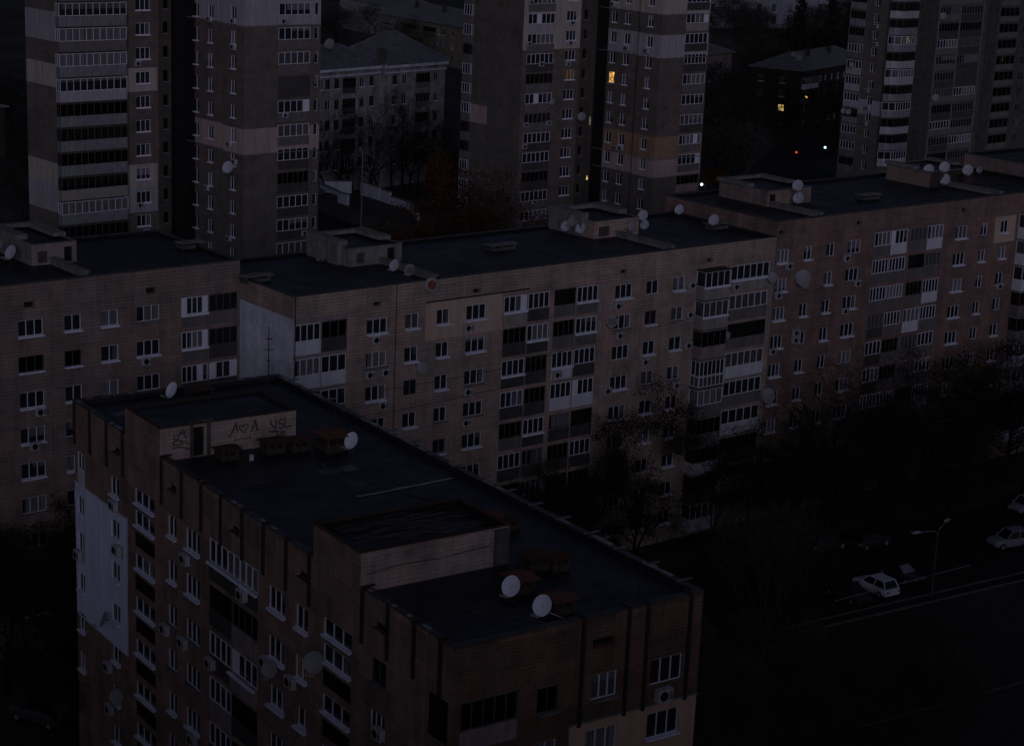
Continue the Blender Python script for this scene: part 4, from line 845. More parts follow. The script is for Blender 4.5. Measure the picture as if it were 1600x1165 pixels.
# ================================================================== ground
def sheet(name, pts, z, mat, kind='structure'):
    mb = MB(); mb.face([(x, y, z) for x, y in pts]); o = mb.build(name, mat); o['kind'] = kind; return o
sheet('ground', [(-2500, -400), (2500, -400), (2500, 3000), (-2500, 3000)], 0, 'ground')
def strip(name, p, q, w, z, mat): # p->q centre line
    d = Vector((q[0] - p[0], q[1] - p[1])); L = d.length; d /= L; n = Vector((-d.y, d.x)) * w / 2
    return sheet(name, [(p[0] - n.x, p[1] - n.y), (q[0] - n.x, q[1] - n.y), (q[0] + n.x, q[1] + n.y), (p[0] + n.x, p[1] + n.y)], z, mat)
AX = lambda u, n, z=0: S2 + uA * u + nA * n + Vector((0, 0, z))          # along the row of blocks, out in front of it
def lane(name, u0, u1, n0, n1, z, mat): sheet(name, [tuple(AX(u, n))[:2] for u, n in ((u0, n1), (u1, n1), (u1, n0), (u0, n0))], z, mat)
E_KERB = Vector((26.8, 152.4, 0)); K_DIR = (Vector((46.8, 165.7, 0)) - E_KERB).normalized(); K_N = Vector((-K_DIR.y, K_DIR.x, 0))
def kl(name, a0, a1, b0, b1, z, mat): sheet(name, [tuple((E_KERB + K_DIR * a + K_N * b))[:2] for a, b in ((a0, b0), (a1, b0), (a1, b1), (a0, b1))], z, mat)
kl('parking_lot', -8, 75, 1.4, 17, .004, 'asphalt'); kl('pavement', -8, 75, .16, 1.4, .008, 'pave')
kl('courtyard_path', -12, 70, 21, 23, .005, 'pave'); kl('courtyard_road', 20, 90, 24, 29, .004, 'asphalt')
def kerb(a0, a1, b, h=.14, label=''):
    mb = MB(); rn = random.Random(int(a0 * 7 + b))
    a = a0
    while a < a1:
        L = min(1.0, a1 - a); T = Matrix(((K_DIR.x, K_N.x, 0, E_KERB.x), (K_DIR.y, K_N.y, 0, E_KERB.y), (0, 0, 1, 0), (0, 0, 0, 1)))
        mb.box(a + .01, a + L - .01, b - .09 + rn.uniform(-.015, .015), b + .09, -.05, h + rn.uniform(-.02, .01), T=T); a += 1.0
    o = mb.build('kerb', 'kerb'); o['kind'] = 'structure'; return o
kerb(-2, 34, 0, .16); kerb(-6, 40, 1.45, .12)
K2 = Vector((28.0, 133.9, 0)); b2 = (K2 - E_KERB).dot(K_N); kerb(-10, 34, b2, .12)
for nm, pts, z, m in (('far_road', [(38, 415), (95, 452), (98, 446), (42, 409)], .004, 'pave'), ('far_pavement', [(48, 396), (68, 402), (72, 381), (56, 376)], .006, 'pave'), ('far_courtyard', [(-60, 300), (-5, 300), (-5, 336), (-60, 336)], .004, 'asphalt')): sheet(nm, pts, z, m)

# ================================================================== trees
def grow(rn, mb, tips, p, d, L, r, lev, maxlev, spread, up, segs=3, kids=(2, 4)):
    pts = [p]; rad = [r]; q = p.copy(); dd = d.copy()
    for i in range(segs):
        dd = (dd + Vector((rn.gauss(0, .13), rn.gauss(0, .13), rn.gauss(0, .06) + up * .08))).normalized(); q = q + dd * (L / segs); pts.append(q.copy()); rad.append(r * (1 - .5 * (i + 1) / segs))
    mb.tube(pts, rad, 6 if lev == 0 else (4 if lev < 3 else 3), 0, False)
    if lev >= maxlev: tips.append((q.copy(), dd.copy())); return
    n = rn.randint(*kids) + (2 if lev == 0 else 0)
    for j in range(n):
        t = rn.uniform(.35 if lev else .4, 1.0); k = t * segs; i = min(int(k), segs - 1); s = pts[i].lerp(pts[i + 1], k - i)
        ax = Vector((rn.gauss(0, 1), rn.gauss(0, 1), rn.gauss(0, .4))); ax = (ax - dd * ax.dot(dd)); ax = ax.normalized() if ax.length > 1e-3 else dd.orthogonal()
        nd_ = (dd * (1 - spread) + ax * spread + Vector((0, 0, up * .35))).normalized()
        grow(rn, mb, tips, s, nd_, L * rn.uniform(.55, .8), r * (1 - .5 * t) * .62, lev + 1, maxlev, spread, up, 3 if lev < 2 else 2, kids)
def leaves(rn, mb, c, rad, n, size):
    for i in range(n):
        p = c + Vector((rn.gauss(0, rad), rn.gauss(0, rad), rn.gauss(0, rad * .8))); a = Vector((rn.gauss(0, 1), rn.gauss(0, 1), rn.gauss(0, 1))).normalized(); b = a.orthogonal().normalized(); c2 = a.cross(b); s = size * rn.uniform(.5, 1.3)
        mb.face([p - b * s, p + c2 * s * .7, p + b * s, p - c2 * s * .7])
def proto(key, seed, H, r, trunk_l, maxlev, spread, up, kids, bark, leaf=None, nleaf=0, lrad=.5, lsize=.2, twigs=0, stems=1):
    def mk():
        rn = random.Random(seed); mb = MB(); tips = []
        for s in range(stems):
            a = rn.uniform(0, 6.28); base = Vector((math.cos(a), math.sin(a), 0)) * (0 if stems == 1 else rn.uniform(.1, 1.1)); lean = Vector((math.cos(a), math.sin(a), 0)) * (.03 if stems == 1 else rn.uniform(.05, .3))
            grow(rn, mb, tips, base, (Vector((0, 0, 1)) + lean).normalized(), trunk_l * (1 if stems == 1 else rn.uniform(.7, 1.1)), r, 0, maxlev, spread, up, 4, kids)
        top = max(v[2] for v in mb.v); k = H / top
        mb.v = [(x * k, y * k, z * k) for x, y, z in mb.v]; tips = [(p * k, d) for p, d in tips]
        cr = MB()
        for p, d in tips:
            for j in range(twigs):
                e = p + (d + Vector((rn.gauss(0, .6), rn.gauss(0, .6), rn.gauss(.1, .4)))).normalized() * rn.uniform(.5, 1.3); m = p.lerp(e, .5) + Vector((rn.gauss(0, .08),) * 3)
                cr.tube([p, m, e], [.014, .010, .004], 3, 0, False)
            if leaf: leaves(rn, cr, p, lrad, nleaf, lsize)
        for f in range(len(cr.f)): cr.m[f] = 0 if len(cr.f[f]) == 4 and False else cr.m[f]
        return mb.mesh('trunk', [bark], True), cr, leaf, bark
    def full():
        t, cr, leaf, bark = mk()
        if leaf:  # twigs keep the bark, leaves their own colour
            mats = [leaf]; 
        else: mats = [bark]
        return t, cr.mesh('crown', mats) if cr.f else None
    return cached(('tree', key), full)
def conifer_proto(seed, H, key, leaf='leaf_dark', fat=.24, size=.3, dens=4):
    def mk():
        rn = random.Random(seed); mb = MB(); mb.tube([(0, 0, 0), (0, 0, H * .5), (0, 0, H)], [.28, .16, .03], 6)
        cr = MB(); z = H * .1
        while z < H * .98:
            R0 = (1 - z / H) ** .85 * H * fat + .25
            for i in range(9):
                a = rn.uniform(0, 6.28); L = R0 * rn.uniform(.6, 1.15); d = Vector((math.cos(a), math.sin(a), -.28))
                for s in range(int(3 + L * dens)):
                    t = rn.uniform(.15, 1); p = Vector((0, 0, z)) + d * L * t + Vector((rn.gauss(0, .14), rn.gauss(0, .14), rn.gauss(0, .12))); leaves(rn, cr, p, .16, 1, size * (1.2 - t * .5))
            z += H * .028
        return mb.mesh('trunk', ['bark'], True), cr.mesh('crown', [leaf])
    return cached(('tree', key), mk)
def plant(pr, x, y, label, name='bare_tree', cat='tree', group=None, s=1.0, rz=0.0, z=0.0):
    t = thing(name, label, cat, (x, y, z), rz, group); t.scale = (s, s, s)
    o = put('trunk', pr[0], t)
    if pr[1]: put('crown', pr[1], t)
    return t
P_BIG = proto('big', 31, 18, .2, 6.0, 5, .6, .35, (3, 4), 'bark', None, 0, twigs=3)
P_BIG2 = proto('big2', 57, 17, .2, 6, 5, .58, .4, (3, 3), 'bark', 'leaf_brown', 5, .32, .10, twigs=3)
P_BUSHY = proto('bushy', 12, 17, .2, 7, 5, .46, .55, (2, 4), 'bark', 'leaf_brown', 20, .42, .10, twigs=3)
P_DENSE = proto('dense', 77, 15, .22, 6, 5, .58, .4, (3, 3), 'bark', 'leaf_dark', 19, .42, .11, twigs=2)
P_BARE = proto('bare', 41, 14, .22, 6, 5, .5, .5, (3, 3), 'bark', None, 0, twigs=3)
P_BARE2 = proto('bare2', 43, 13, .2, 5, 5, .55, .5, (3, 3), 'bark', None, 0, twigs=3)
P_TWIG = proto('twig', 5, 13, .07, 7, 3, .3, .9, (3, 4), 'bark_pale', None, 0, twigs=4, stems=11)
P_SCRUB = proto('scrub', 9, 9, .05, 6, 3, .33, .8, (3, 4), 'bark_pale', None, 0, twigs=4, stems=10)
P_ORANGE = proto('orange', 15, 9, .12, 3.6, 4, .45, .6, (3, 4), 'bark', 'leaf_orange', 22, .4, .14, twigs=1)
P_WILLOW = proto('willow', 16, 20, .3, 6, 5, .6, .35, (3, 3), 'bark', 'leaf_rusty', 24, .6, .15, twigs=2)
P_RED = proto('red', 25, 6.5, .08, 3, 3, .5, .6, (3, 4), 'bark', 'leaf_red', 30, .5, .11, stems=4)
P_CON = conifer_proto(3, 20, 'con'); P_CON2 = conifer_proto(8, 18, 'con2')
A = AX
def pa(pr, u, n, *a, **k): p = A(u, n); return plant(pr, p.x, p.y, *a, **k)
pa(P_BUSHY, 32.6, 5.5, 'tall pointed tree with dark withered leaves before the middle block windows', 'tree', s=1.06, rz=.4).scale = (.8, .8, 1.07)
pa(P_BUSHY, 31.0, 6.5, 'dark tree crowding the left side of the tall pointed tree', 'tree', s=.74, rz=2.4)
pa(P_BUSHY, 40.8, 6.0, 'dark leafy tree in front of the projecting bay balconies of the middle block', 'tree', s=.86, rz=2.1)
pa(P_BIG2, 45.5, 7.0, 'sparse dark tree under the large grey wall dish', 'tree', s=.72, rz=4.0)
pa(P_BUSHY, 25.6, 5.0, 'brown tree under the double loggias of the middle block', 'tree', s=.74, rz=3.3)
pa(P_BUSHY, 20.6, 5.5, 'brown tree by the near corner of the double loggias', 'tree', s=.74, rz=5.3)
pa(P_BUSHY, 29.0, 8.5, 'low dark tree between the brown tree and the pointed tree', 'tree', s=.48, rz=.3)
pa(P_BIG, 58.5, 6.0, 'big spreading bare tree with dark limbs before the rosy right block', 'bare_tree', s=1.1, rz=1.0)
pa(P_BIG2, 55.0, 8.0, 'thinly leaved dark tree left of the big spreading tree', 'bare_tree', s=.78, rz=5.6)
pa(P_BIG2, 65.5, 7.0, 'thinly leaved dark tree right of the big spreading tree', 'bare_tree', s=.8, rz=2.0)
pa(P_BIG, 69.5, 8.5, 'leafless tree between the big spreading tree and the dense trees', 'bare_tree', s=.66, rz=3.0)
pa(P_DENSE, 84.5, 6.5, 'broad dark tree filling the right edge before the rosy block', 'tree', s=1.08, rz=.7)
pa(P_DENSE, 76.0, 7.5, 'dark dense tree left of the broad tree at the right edge', 'tree', s=1.0, rz=2.9)
pa(P_DENSE, 80.5, 11.5, 'lower dark tree in front of the two dense right-hand trees', 'tree', s=.8, rz=1.9)
pa(P_DENSE, 90, 9, 'dark dense tree cut by the right edge of the view', 'tree', s=1.0, rz=4.4)
pa(P_DENSE, 72.0, 11.0, 'low dark tree at the foot of the rosy block loggias', 'tree', s=.62, rz=4.9)
pa(P_DENSE, 50.5, 8.0, 'low dark tree between the bay balconies and the big spreading tree', 'tree', s=.58, rz=5.0)
pa(P_DENSE, 61.0, 10.0, 'low dark bushy tree at the foot of the big spreading tree', 'tree', s=.5, rz=2.5)
pa(P_BUSHY, 49.0, 6.0, 'dark brown tree under the end of the lower loggias', 'tree', s=.7, rz=1.9)
pa(P_BUSHY, 53.5, 8.5, 'dark brown tree at the block joint, lower than the bare one', 'tree', s=.66, rz=3.9)
pa(P_BUSHY, 22.8, 8.0, 'low brown tree just beyond the near roof edge', 'tree', s=.56, rz=2.9)
pa(P_BUSHY, 63.8, 8.5, 'dark brown crown right under the big spreading tree', 'tree', s=.72, rz=.2)
pa(P_DENSE, 70.5, 6.0, 'dense dark crown under the white loggia panels of the rosy block', 'tree', s=.85, rz=1.4)
pa(P_BARE, 52.8, 5.5, 'bare tree with fine twigs at the joint of middle and right blocks', 'bare_tree', s=.95, rz=2.2)
pa(P_BARE2, 62.0, 5.0, 'bare tree close to the wall behind the big spreading tree', 'bare_tree', s=1.15, rz=3.7)
pa(P_BARE, 67.5, 5.0, 'bare tree before the lower loggias of the rosy block', 'bare_tree', s=1.0, rz=.9)
pa(P_BARE2, 73.0, 5.5, 'bare tree just left of the dense right-hand trees', 'bare_tree', s=1.05, rz=5.2)
pa(P_BARE2, 28.5, 4.5, 'bare tree at the right edge of the double loggias', 'bare_tree', s=.85, rz=1.7)
pa(P_DENSE, 47.0, 5.0, 'dark tree at the foot of the bay balconies', 'tree', s=.55, rz=3.1)
pa(P_DENSE, 56.5, 11.5, 'dark bushy tree in the yard left of the big spreading tree', 'tree', s=.52, rz=1.1)
pa(P_DENSE, 67.5, 12.5, 'dark bushy tree in the yard behind the far row of cars', 'tree', s=.6, rz=4.1)
pa(P_BARE2, 47.5, 10.0, 'thin bare tree before the sparse dark tree and bays', 'bare_tree', s=.7, rz=5.0)
plant(P_TWIG, 22.0, 149.5, 'tall pale twiggy thicket right of the nearest block roof corner', 'birch_clump', 'tree', s=1.0)
plant(P_RED, 24.9, 153.0, 'reddish leafy bush beside the pale twiggy thicket', 'bush', 'bush', s=.95)
plant(P_TWIG, 19.6, 156.5, 'second pale twiggy thicket behind the nearest roof corner', 'birch_clump', 'tree', s=.75, rz=2)
rn = random.Random(19)
for i, (x, y) in enumerate([(14.6, 127), (18.2, 128.5), (22.5, 129.5), (17, 133.5), (21, 136), (25.5, 134.0), (28.5, 131.5), (15.5, 139), (19.5, 142.5), (24.5, 141.5), (31.5, 134), (33.5, 130.5)]):
    plant(P_SCRUB, x, y, 'thin leafless scrub in the dark lower right corner of the yard', 'shrub', 'shrub', 'leafless scrub in the lower right yard', s=rn.uniform(.55, .95), rz=rn.uniform(0, 6))
for i, (u, n_, s) in enumerate([(-20.5, -4, .82), (-16.5, -3, .74), (-23.5, -2, .9), (-13, -2, .6), (-18.5, 1.5, .7), (-22, 5, .8), (-14.5, 4, .6), (-19, 8.5, .7), (-24, 11, .75), (-16.5, 11, .55)]):
    p = A(u, n_); plant(P_DENSE if i % 3 else P_BUSHY, p.x, p.y, 'dark tree in the shadowed yard at the lower left edge', 'tree', 'tree', 'dark trees in the lower left yard', s=s, rz=i * 1.7)
plant(P_BARE2, -31.2, 125.5, 'thin bare sapling over the parked van at lower left', 'bare_tree', s=.42, rz=1)
# behind the row
for x, y, s, rz, pr, lb in ((-34.5, 341, .95, .2, P_BARE, 'leftmost bare courtyard tree before the pale house'), (-31.0, 344, 1.05, 1.4, P_BARE2, 'bare courtyard tree second from left before the pale house'), (-27.2, 347, 1.1, 2.6, P_BARE, 'bare courtyard tree below the chimney of the pale house'),
                         (-23.5, 352, 1.15, 3.5, P_BARE2, 'forked bare tree before the right wing of the pale house'), (-20.5, 354, 1.2, 4.2, P_BARE, 'bare tree hiding the right wing windows of the pale house'), (-17.0, 358, 1.2, 5.1, P_BARE2, 'rightmost bare tree at the corner of the pale house'), (-30, 343, .75, 5.7, P_BARE2, 'small bare tree just behind the white garage parapets'), (-25.5, 345, 1.0, .7, P_BARE, 'bare tree in front of the forked tree, pale house yard'), (-18.6, 351, 1.05, 2.7, P_BARE2, 'leaning bare tree near the right corner of the pale house'), (-33, 348, 1.15, 4.7, P_BARE, 'tall bare tree touching the left balconies of the pale house'), (-21.8, 358, 1.3, 1.9, P_BARE, 'tallest bare tree against the right wing of the pale house')):
    plant(pr, x, y, lb, s=s, rz=rz)
plant(P_ORANGE, -13.6, 286, 'slender rusty orange autumn tree left of the centre tower foot', 'autumn_tree', 'tree', s=1.85).scale = (1.25, 1.25, 2.0)
plant(P_WILLOW, -5.6, 236, 'wide brown autumn tree rising behind the middle block roof', 'autumn_tree', 'tree', s=.98, rz=1.2)
plant(P_WILLOW, -9.6, 246, 'brown autumn tree left of the wide one behind the middle roof', 'autumn_tree', 'tree', s=1.15, rz=3)
plant(P_WILLOW, -2.2, 240, 'smaller brown autumn tree right of the wide one by the centre tower', 'autumn_tree', 'tree', s=.92, rz=4.5)
plant(P_ORANGE, 37.6, 358, 'small orange bush glowing beside the white lamp', 'autumn_tree', 'tree', s=.75, rz=3)
plant(P_CON, 86.5, 560, 'tall dark spruce left of the right tower top', 'spruce', 'tree', s=1.4)
plant(P_CON2, 78.5, 566, 'dark spruce left of the tallest spruce', 'spruce', 'tree', s=1.6, rz=1)
plant(P_CON, 91, 552, 'dark spruce partly behind the right tower', 'spruce', 'tree', s=1.5, rz=2)
grove = []
rn = random.Random(44)
P_GROVE = proto('grove', 78, 15, .22, 6, 4, .58, .4, (3, 4), 'bark', 'leaf_grove', 16, .75, .2, twigs=2)
P_GROVE2 = proto('grove2', 79, 16, .22, 7, 5, .48, .55, (3, 3), 'bark_pale', None, 0, twigs=3)
for i in range(64):
    t = rn.random(); y = rn.uniform(372, 470) if i < 18 else rn.uniform(505, 742); x0 = .098 * y; x1 = .178 * y
    x = rn.uniform(x0, x1)
    if y < 475 and x > .118 * y: x = x0 + (x - x0) * .28
    grove.append((x, y))
for x, y in grove:
    plant(rn.choice((P_GROVE, P_GROVE, P_GROVE2, P_GROVE)), x, y, 'dark tree in the crowded grove between the centre and right towers', 'tree', 'tree', 'dark grove between the two right-hand towers', s=rn.uniform(.7, 1.15), rz=rn.uniform(0, 6.28))
for x, y, s in ((70.5, 452, .75), (74.5, 458, .85), (79, 468, .9), (72.5, 444, .7), (66.5, 438, .6), (76, 449, .7)):
    plant(P_GROVE if x > 71 else P_GROVE2, x, y, 'dim tree standing before the long side of the dark brick house', 'tree', 'tree', 'dim trees before the dark brick house', s=s, rz=x)
for i in range(22):
    y = rn.uniform(430, 680); x = rn.uniform(-.105, -.055) * y
    plant(rn.choice((P_GROVE, P_GROVE2, P_GROVE)), x, y, 'dark tree massed behind the roof of the pale house', 'tree', 'tree', 'dark trees behind the pale house', s=rn.uniform(.6, 1.0), rz=rn.uniform(0, 6.28))
for i in range(14):
    y = rn.uniform(290, 420); x = rn.uniform(-.285, -.235) * y
    plant(rn.choice((P_DENSE, P_BARE)), x, y, 'dark tree at the upper left edge beside the left tower', 'tree', 'tree', 'dark trees at the upper left edge', s=rn.uniform(.7, 1.1), rz=rn.uniform(0, 6.28))

# ================================================================== cars
def car(label, loc, rz, paint, L=4.5, W=1.8, H=1.65, wagon=True, glass='car_glass', screen=None, cat='car'):
    t = thing('parked_car', label, cat, loc, rz)          # +x is forward
    hw = W / 2; belt = H * .58; hood = H * .57
    st = [(-L / 2, .42, belt * .9, .86), (-L / 2 + .12, .3, belt, .95), (-L * .3, .22, belt + .02, 1), (0, .2, belt, 1), (L * .22, .22, hood + .03, 1), (L * .40, .26, hood - .06, .96), (L / 2 - .08, .32, hood - .2, .88), (L / 2, .42, hood - .32, .76)]
    mb = MB(); rings = []
    for x, zb, zt, k in st:
        w = hw * k; rings.append(len(mb.v)); mb.v += [(x, -w * .92, zb), (x, -w, zb + .18), (x, -w, zt - .14), (x, -w * .93, zt), (x, w * .93, zt), (x, w, zt - .14), (x, w, zb + .18), (x, w * .92, zb)]
    for a, b in zip(rings, rings[1:]):
        for j in range(8): mb.f.append((a + j, a + (j + 1) % 8, b + (j + 1) % 8, b + j)); mb.m.append(0)
    mb.f.append(tuple(rings[0] + j for j in range(8))); mb.m.append(0); mb.f.append(tuple(rings[-1] + j for j in reversed(range(8)))); mb.m.append(0)
    body = mb.build('body', paint, t, True)
    bv = body.modifiers.new('bevel', 'BEVEL'); bv.width = .03; bv.segments = 2; bv.limit_method = 'ANGLE'
    xr = -L / 2 + (.25 if wagon else .75); xr2 = xr + (.35 if wagon else .65); xf = L * .22; xf2 = xf - .75; rw = hw * .74; bw = hw * .92; b0 = belt - .03
    q = [(xr, bw, b0), (xr2, rw, H - .06), (xf2, rw, H - .03), (xf, bw, b0)]
    mb = MB()
    mb.face([(xr2, -rw, H - .06), (xf2, -rw, H - .03), (xf2, rw, H - .03), (xr2, rw, H - .06)]); mb.face([(xr2, -rw, H - .06), (xr2, rw, H - .06), (xr2 + .02, rw * .98, H), (xr2 + .02, -rw * .98, H)])
    mb.box(xr2 + .02, xf2 - .05, -rw * .97, rw * .97, H - .06, H + .01)
    for s in (-1, 1):
        for a, b in ((0, 1), (2, 3)):
            p, r2 = q[a], q[b]; mb.tube([(p[0], s * p[1], p[2]), (r2[0], s * r2[1], r2[2])], .05, 5)
        mb.tube([(xr2, s * rw, H - .05), (xf2, s * rw, H - .04)], .05, 5)
        xm = (xr + xf) / 2; mb.tube([(xm, s * bw, b0), ((xr2 + xf2) / 2, s * rw, H - .05)], .045, 5)
    mb.build('roof', paint, t)
    def pane(name, pts, g):
        m = MB(); m.face(pts); m.build(name, g, t)
    pane('windscreen', [(xf, -bw, b0), (xf, bw, b0), (xf2, rw, H - .05), (xf2, -rw, H - .05)], screen or glass); pane('rear_window', [(xr, bw, b0), (xr, -bw, b0), (xr2, -rw, H - .07), (xr2, rw, H - .07)], glass)
    for s in (-1, 1): pane('side_window', [(xr, s * bw * 1.0, b0), (xf, s * bw, b0), (xf2, s * rw, H - .05), (xr2, s * rw, H - .07)], glass)
    for x in (-L * .3, L * .31):
        for s in (-1, 1):
            m = MB(); n = 18; r = .33
            m.tube([(x, s * (hw - .2), r), (x, s * (hw + .012), r)], r, n); w = m.build('wheel', 'tyre', t)
            m = MB(); m.tube([(x, s * (hw + .0), r), (x, s * (hw + .02), r)], r * .6, 10); m.build('rim', 'metal_pale', w)
    for s in (-1, 1):
        m = MB(); m.box(L / 2 - .16, L / 2 - .05, s * hw * .62 - .16, s * hw * .62 + .16, hood - .32, hood - .2); m.build('headlight', 'dish_grey', t)
        m = MB(); m.box(-L / 2 - .015, -L / 2 + .12, s * hw * .72 - .14, s * hw * .72 + .14, belt - .28, belt - .12); m.build('tail_light', 'rust', t)
        m = MB(); m.box(xf - .35, xf - .2, s * (hw + .12) - .09, s * (hw + .12) + .09, belt - .02, belt + .12); m.build('mirror', paint, t)
    return t
car('white hatchback crossover seen from behind, parked by the low railing', (33.1, 161.7, 0), math.atan2(3.6, -2.5), 'car_white', 4.4, 1.82, 1.6)
car('black car parked left of the white crossover', (30.3, 159.6, 0), math.atan2(3.6, -2.5), 'car_dark', 4.5, 1.8, 1.45, False)
car('dark saloon with pale windscreen parked right of the white crossover', (36.0, 165.3, 0), math.atan2(-3.4, 2.6), 'car_dark', 4.6, 1.8, 1.45, False, screen='car_glass_pale')
car('pale wagon with dark windows at the right edge, beyond the street lamp', (48.2, 175.3, 0), math.atan2(-1.4, -3.0), 'car_silver', 4.4, 1.75, 1.7)
car('silver car at the right edge behind the pale wagon', (52.4, 186.3, 0), math.atan2(-2.2, -2.2), 'car_silver', 4.4, 1.75, 1.5, False)
car('dark car in the gloom left of the lamp, far row', (30.2, 172.2, 0), math.atan2(2.2, 3), 'car_dark', 4.4, 1.75, 1.45)
car('dark car behind the lamp arm in the far row', (34.6, 173.6, 0), math.atan2(2.2, 3), 'car_dark', 4.4, 1.75, 1.45)
car('dim grey van in the black yard at the lower left', (-32.9, 128.4, 0), math.atan2(.5, -1), 'car_gloom', 4.8, 1.9, 2.0)

# ================================================================== street things
def lamp(label, loc, H, arms, lit=None, arm_len=2.6):
    t = thing('street_lamp', label, 'street lamp', loc); mb = MB(); mb.tube([(0, 0, 0), (0, 0, H * .5), (0, 0, H)], [.1, .085, .06], 8); mb.build('pole', 'dark_concrete', t)
    for a in arms:
        d = Vector((math.cos(a), math.sin(a), 0)); mb = MB(); mb.tube([Vector((0, 0, H - .1)), d * .4 + Vector((0, 0, H + .3)), d * arm_len + Vector((0, 0, H + .45))], .04, 6); o = mb.build('arm', 'metal_pale', t)
        mb = MB(); T = Matrix.Translation(d * (arm_len + .3) + Vector((0, 0, H + .45))) @ Matrix.Rotation(a, 4, 'Z'); mb.box(-.42, .42, -.16, .16, -.03, .09, T=T)
        if lit: mb = MB(); mb.box(-.1, .1, -.1, .1, -.03, .05, T=T)
        mb.build('lamp_head', 'dish_far', o)
        if lit:
            mb = MB(); c0 = d * (arm_len + .3) + Vector((0, 0, H + .2)); n = 10
            mb.tube([c0 + Vector((0, 0, z)) for z in (-.24, -.2, -.1, 0, .1, .2, .24)], [.02, .14, .23, .26, .23, .14, .02], n); mb.build('globe', lit, o, True)
    return t
lamp('unlit twin-armed concrete street lamp standing by the parked cars', (37.9, 160.8, 0), 6.0, (math.atan2(2.2, 1.2), math.atan2(-1.6, -2.6)), None, 2.3)
lamp('white lit lamp at the foot of the centre tower', (34.3, 356, 0), 4.0, (R(200),), 'lamp_white', .5)
lamp('green-white lit street lamp near the right tower', (65.0, 412, 0), 4.0, (R(230),), 'lamp_green', .5)
t = thing('traffic_light', 'small red signal light shining in the dark street beyond', 'traffic light', (58.2, 409.5, 0)); mb = MB(); mb.tube([(0, 0, 0), (0, 0, 3.6)], .07, 6); mb.build('pole', 'metal_dark', t)
mb = MB(); mb.box(-.18, .18, -.15, .15, 2.6, 3.6); mb.build('signal_box', 'metal_dark', t); mb = MB(); mb.tube([(0, -.2, 3.2), (-.03, -.26, 3.2)], .2, 10); mb.build('red_light', 'lamp_red', t)
t = thing('flag_pole', 'tall thin pole standing behind the white garage parapets', 'pole', (-24.6, 298.5, 0)); mb = MB(); mb.tube([(0, 0, 0), (0, 0, 16.8)], [.16, .09], 8); mb.build('pole', 'concrete', t); mb = MB(); mb.tube([(0, 0, 16.8), (0, 0, 17.1)], .12, 6); mb.build('finial', 'metal_dark', t)
# low railing along the pavement
t = thing('railing', 'long low metal railing between the parked cars and the pavement', 'railing', (0, 0, 0)); mb = MB(); p0 = Vector((28.6, 156.2, 0)); p1 = Vector((42.5, 166.6, 0))
mb.tube([p0 + Vector((0, 0, 1.08)), p1 + Vector((0, 0, 1.08))], .035, 6); mb.build('rail', 'metal_pale', t)
for i in range(8):
    p = p0.lerp(p1, i / 7); mb = MB(); mb.tube([p, p + Vector((0, 0, 1.08))], .03, 6); mb.build('post', 'metal_dark', t)
# overhead wires between blocks
for (a, b, sag), lb in ((((A(-6, .4, 18.0)), (A(24, .4, 18.2)), .5), 'thin cable slung along the middle block facade below the air conditioners'), ((A(8, .4, 19.6), A(32, .5, 21), .6), 'thin upper cable slung across the middle block facade')):
    mb = MB(); mb.tube([a.lerp(b, i / 16) - Vector((0, 0, sag * 4 * (i / 16) * (1 - i / 16))) for i in range(17)], .022, 4); tag(mb.build('cable', 'cable_dark'), lb, 'cable')
# ================================================================== air conditioners and dishes
def ac_proto():
    t = thing('air_conditioner', 'x', 'air conditioner')
    mb = MB(); mb.box(-.42, .42, -.46, -.14, -.29, .29); mb.box(-.43, .43, -.47, -.13, .29, .31); cs = mb.build('casing', 'ac', t)
    mb = MB(); mb.tube([(-.1, -.475, 0), (-.1, -.455, 0)], .235, 18); mb.build('fan_grille', 'void', t)
    mb = MB()
    mb.box(.19, .39, -.4625, -.4605, -.22, .22)
    for i in range(5): mb.box(.2, .38, -.466, -.4624, -.2 + i * .09, -.17 + i * .09)
    mb.build('vent_slats', 'sill_grey', t)
    mb = MB()
    for x in (-.3, .3): mb.box(x - .02, x + .02, -.45, -.004, -.34, -.3); mb.box(x - .02, x + .02, -.04, -.004, -.55, -.341)
    mb.tube([(.35, -.2, -.3), (.4, -.06, -.45), (.4, -.03, -.2), (.4, -.02, .35)], .018, 5)
    mb.build('bracket', 'metal_pale', t)
    return t
AC0 = ac_proto(); ac_used = [False]
def world(bld, F, x, y, z): return bld.matrix_basis @ F.at(x, y, z)
def ac(bld, F, x, z, label, group, s=1.0, out=0.0):
    o = AC0 if not ac_used[0] else copy_tree(AC0); ac_used[0] = True
    m = Matrix.LocRotScale(bld.location, bld.rotation_euler.to_quaternion(), None) @ F.at(x, -out, z)
    o.location = m.translation; o.rotation_euler = m.to_euler(); o.scale = (s, s, s); o['label'] = label; o['group'] = group
def dish_mesh(mat, key):
    def mk():
        mb = MB(); n = 22; prev = None; rings = []
        for i in range(6):
            r = .5 * i / 5; y = -.09 + .36 * r * r * 1.0
            rings.append((r, y))
        ids = []
        for r, y in rings:
            k = len(mb.v); ids.append(k); mb.v += [(r * math.cos(6.2832 * j / n), -y - .09, r * 1.08 * math.sin(6.2832 * j / n)) for j in range(n)]
        for a, b in zip(ids, ids[1:]):
            for j in range(n): mb.f.append((a + j, a + (j + 1) % n, b + (j + 1) % n, b + j)); mb.m.append(0)
        mb.tube([(.5 * math.cos(6.2832 * j / n), -.09, .54 * math.sin(6.2832 * j / n)) for j in range(n + 1)], .012, 4)
        return mb.mesh('reflector', [mat], True)
    return cached(key, mk)
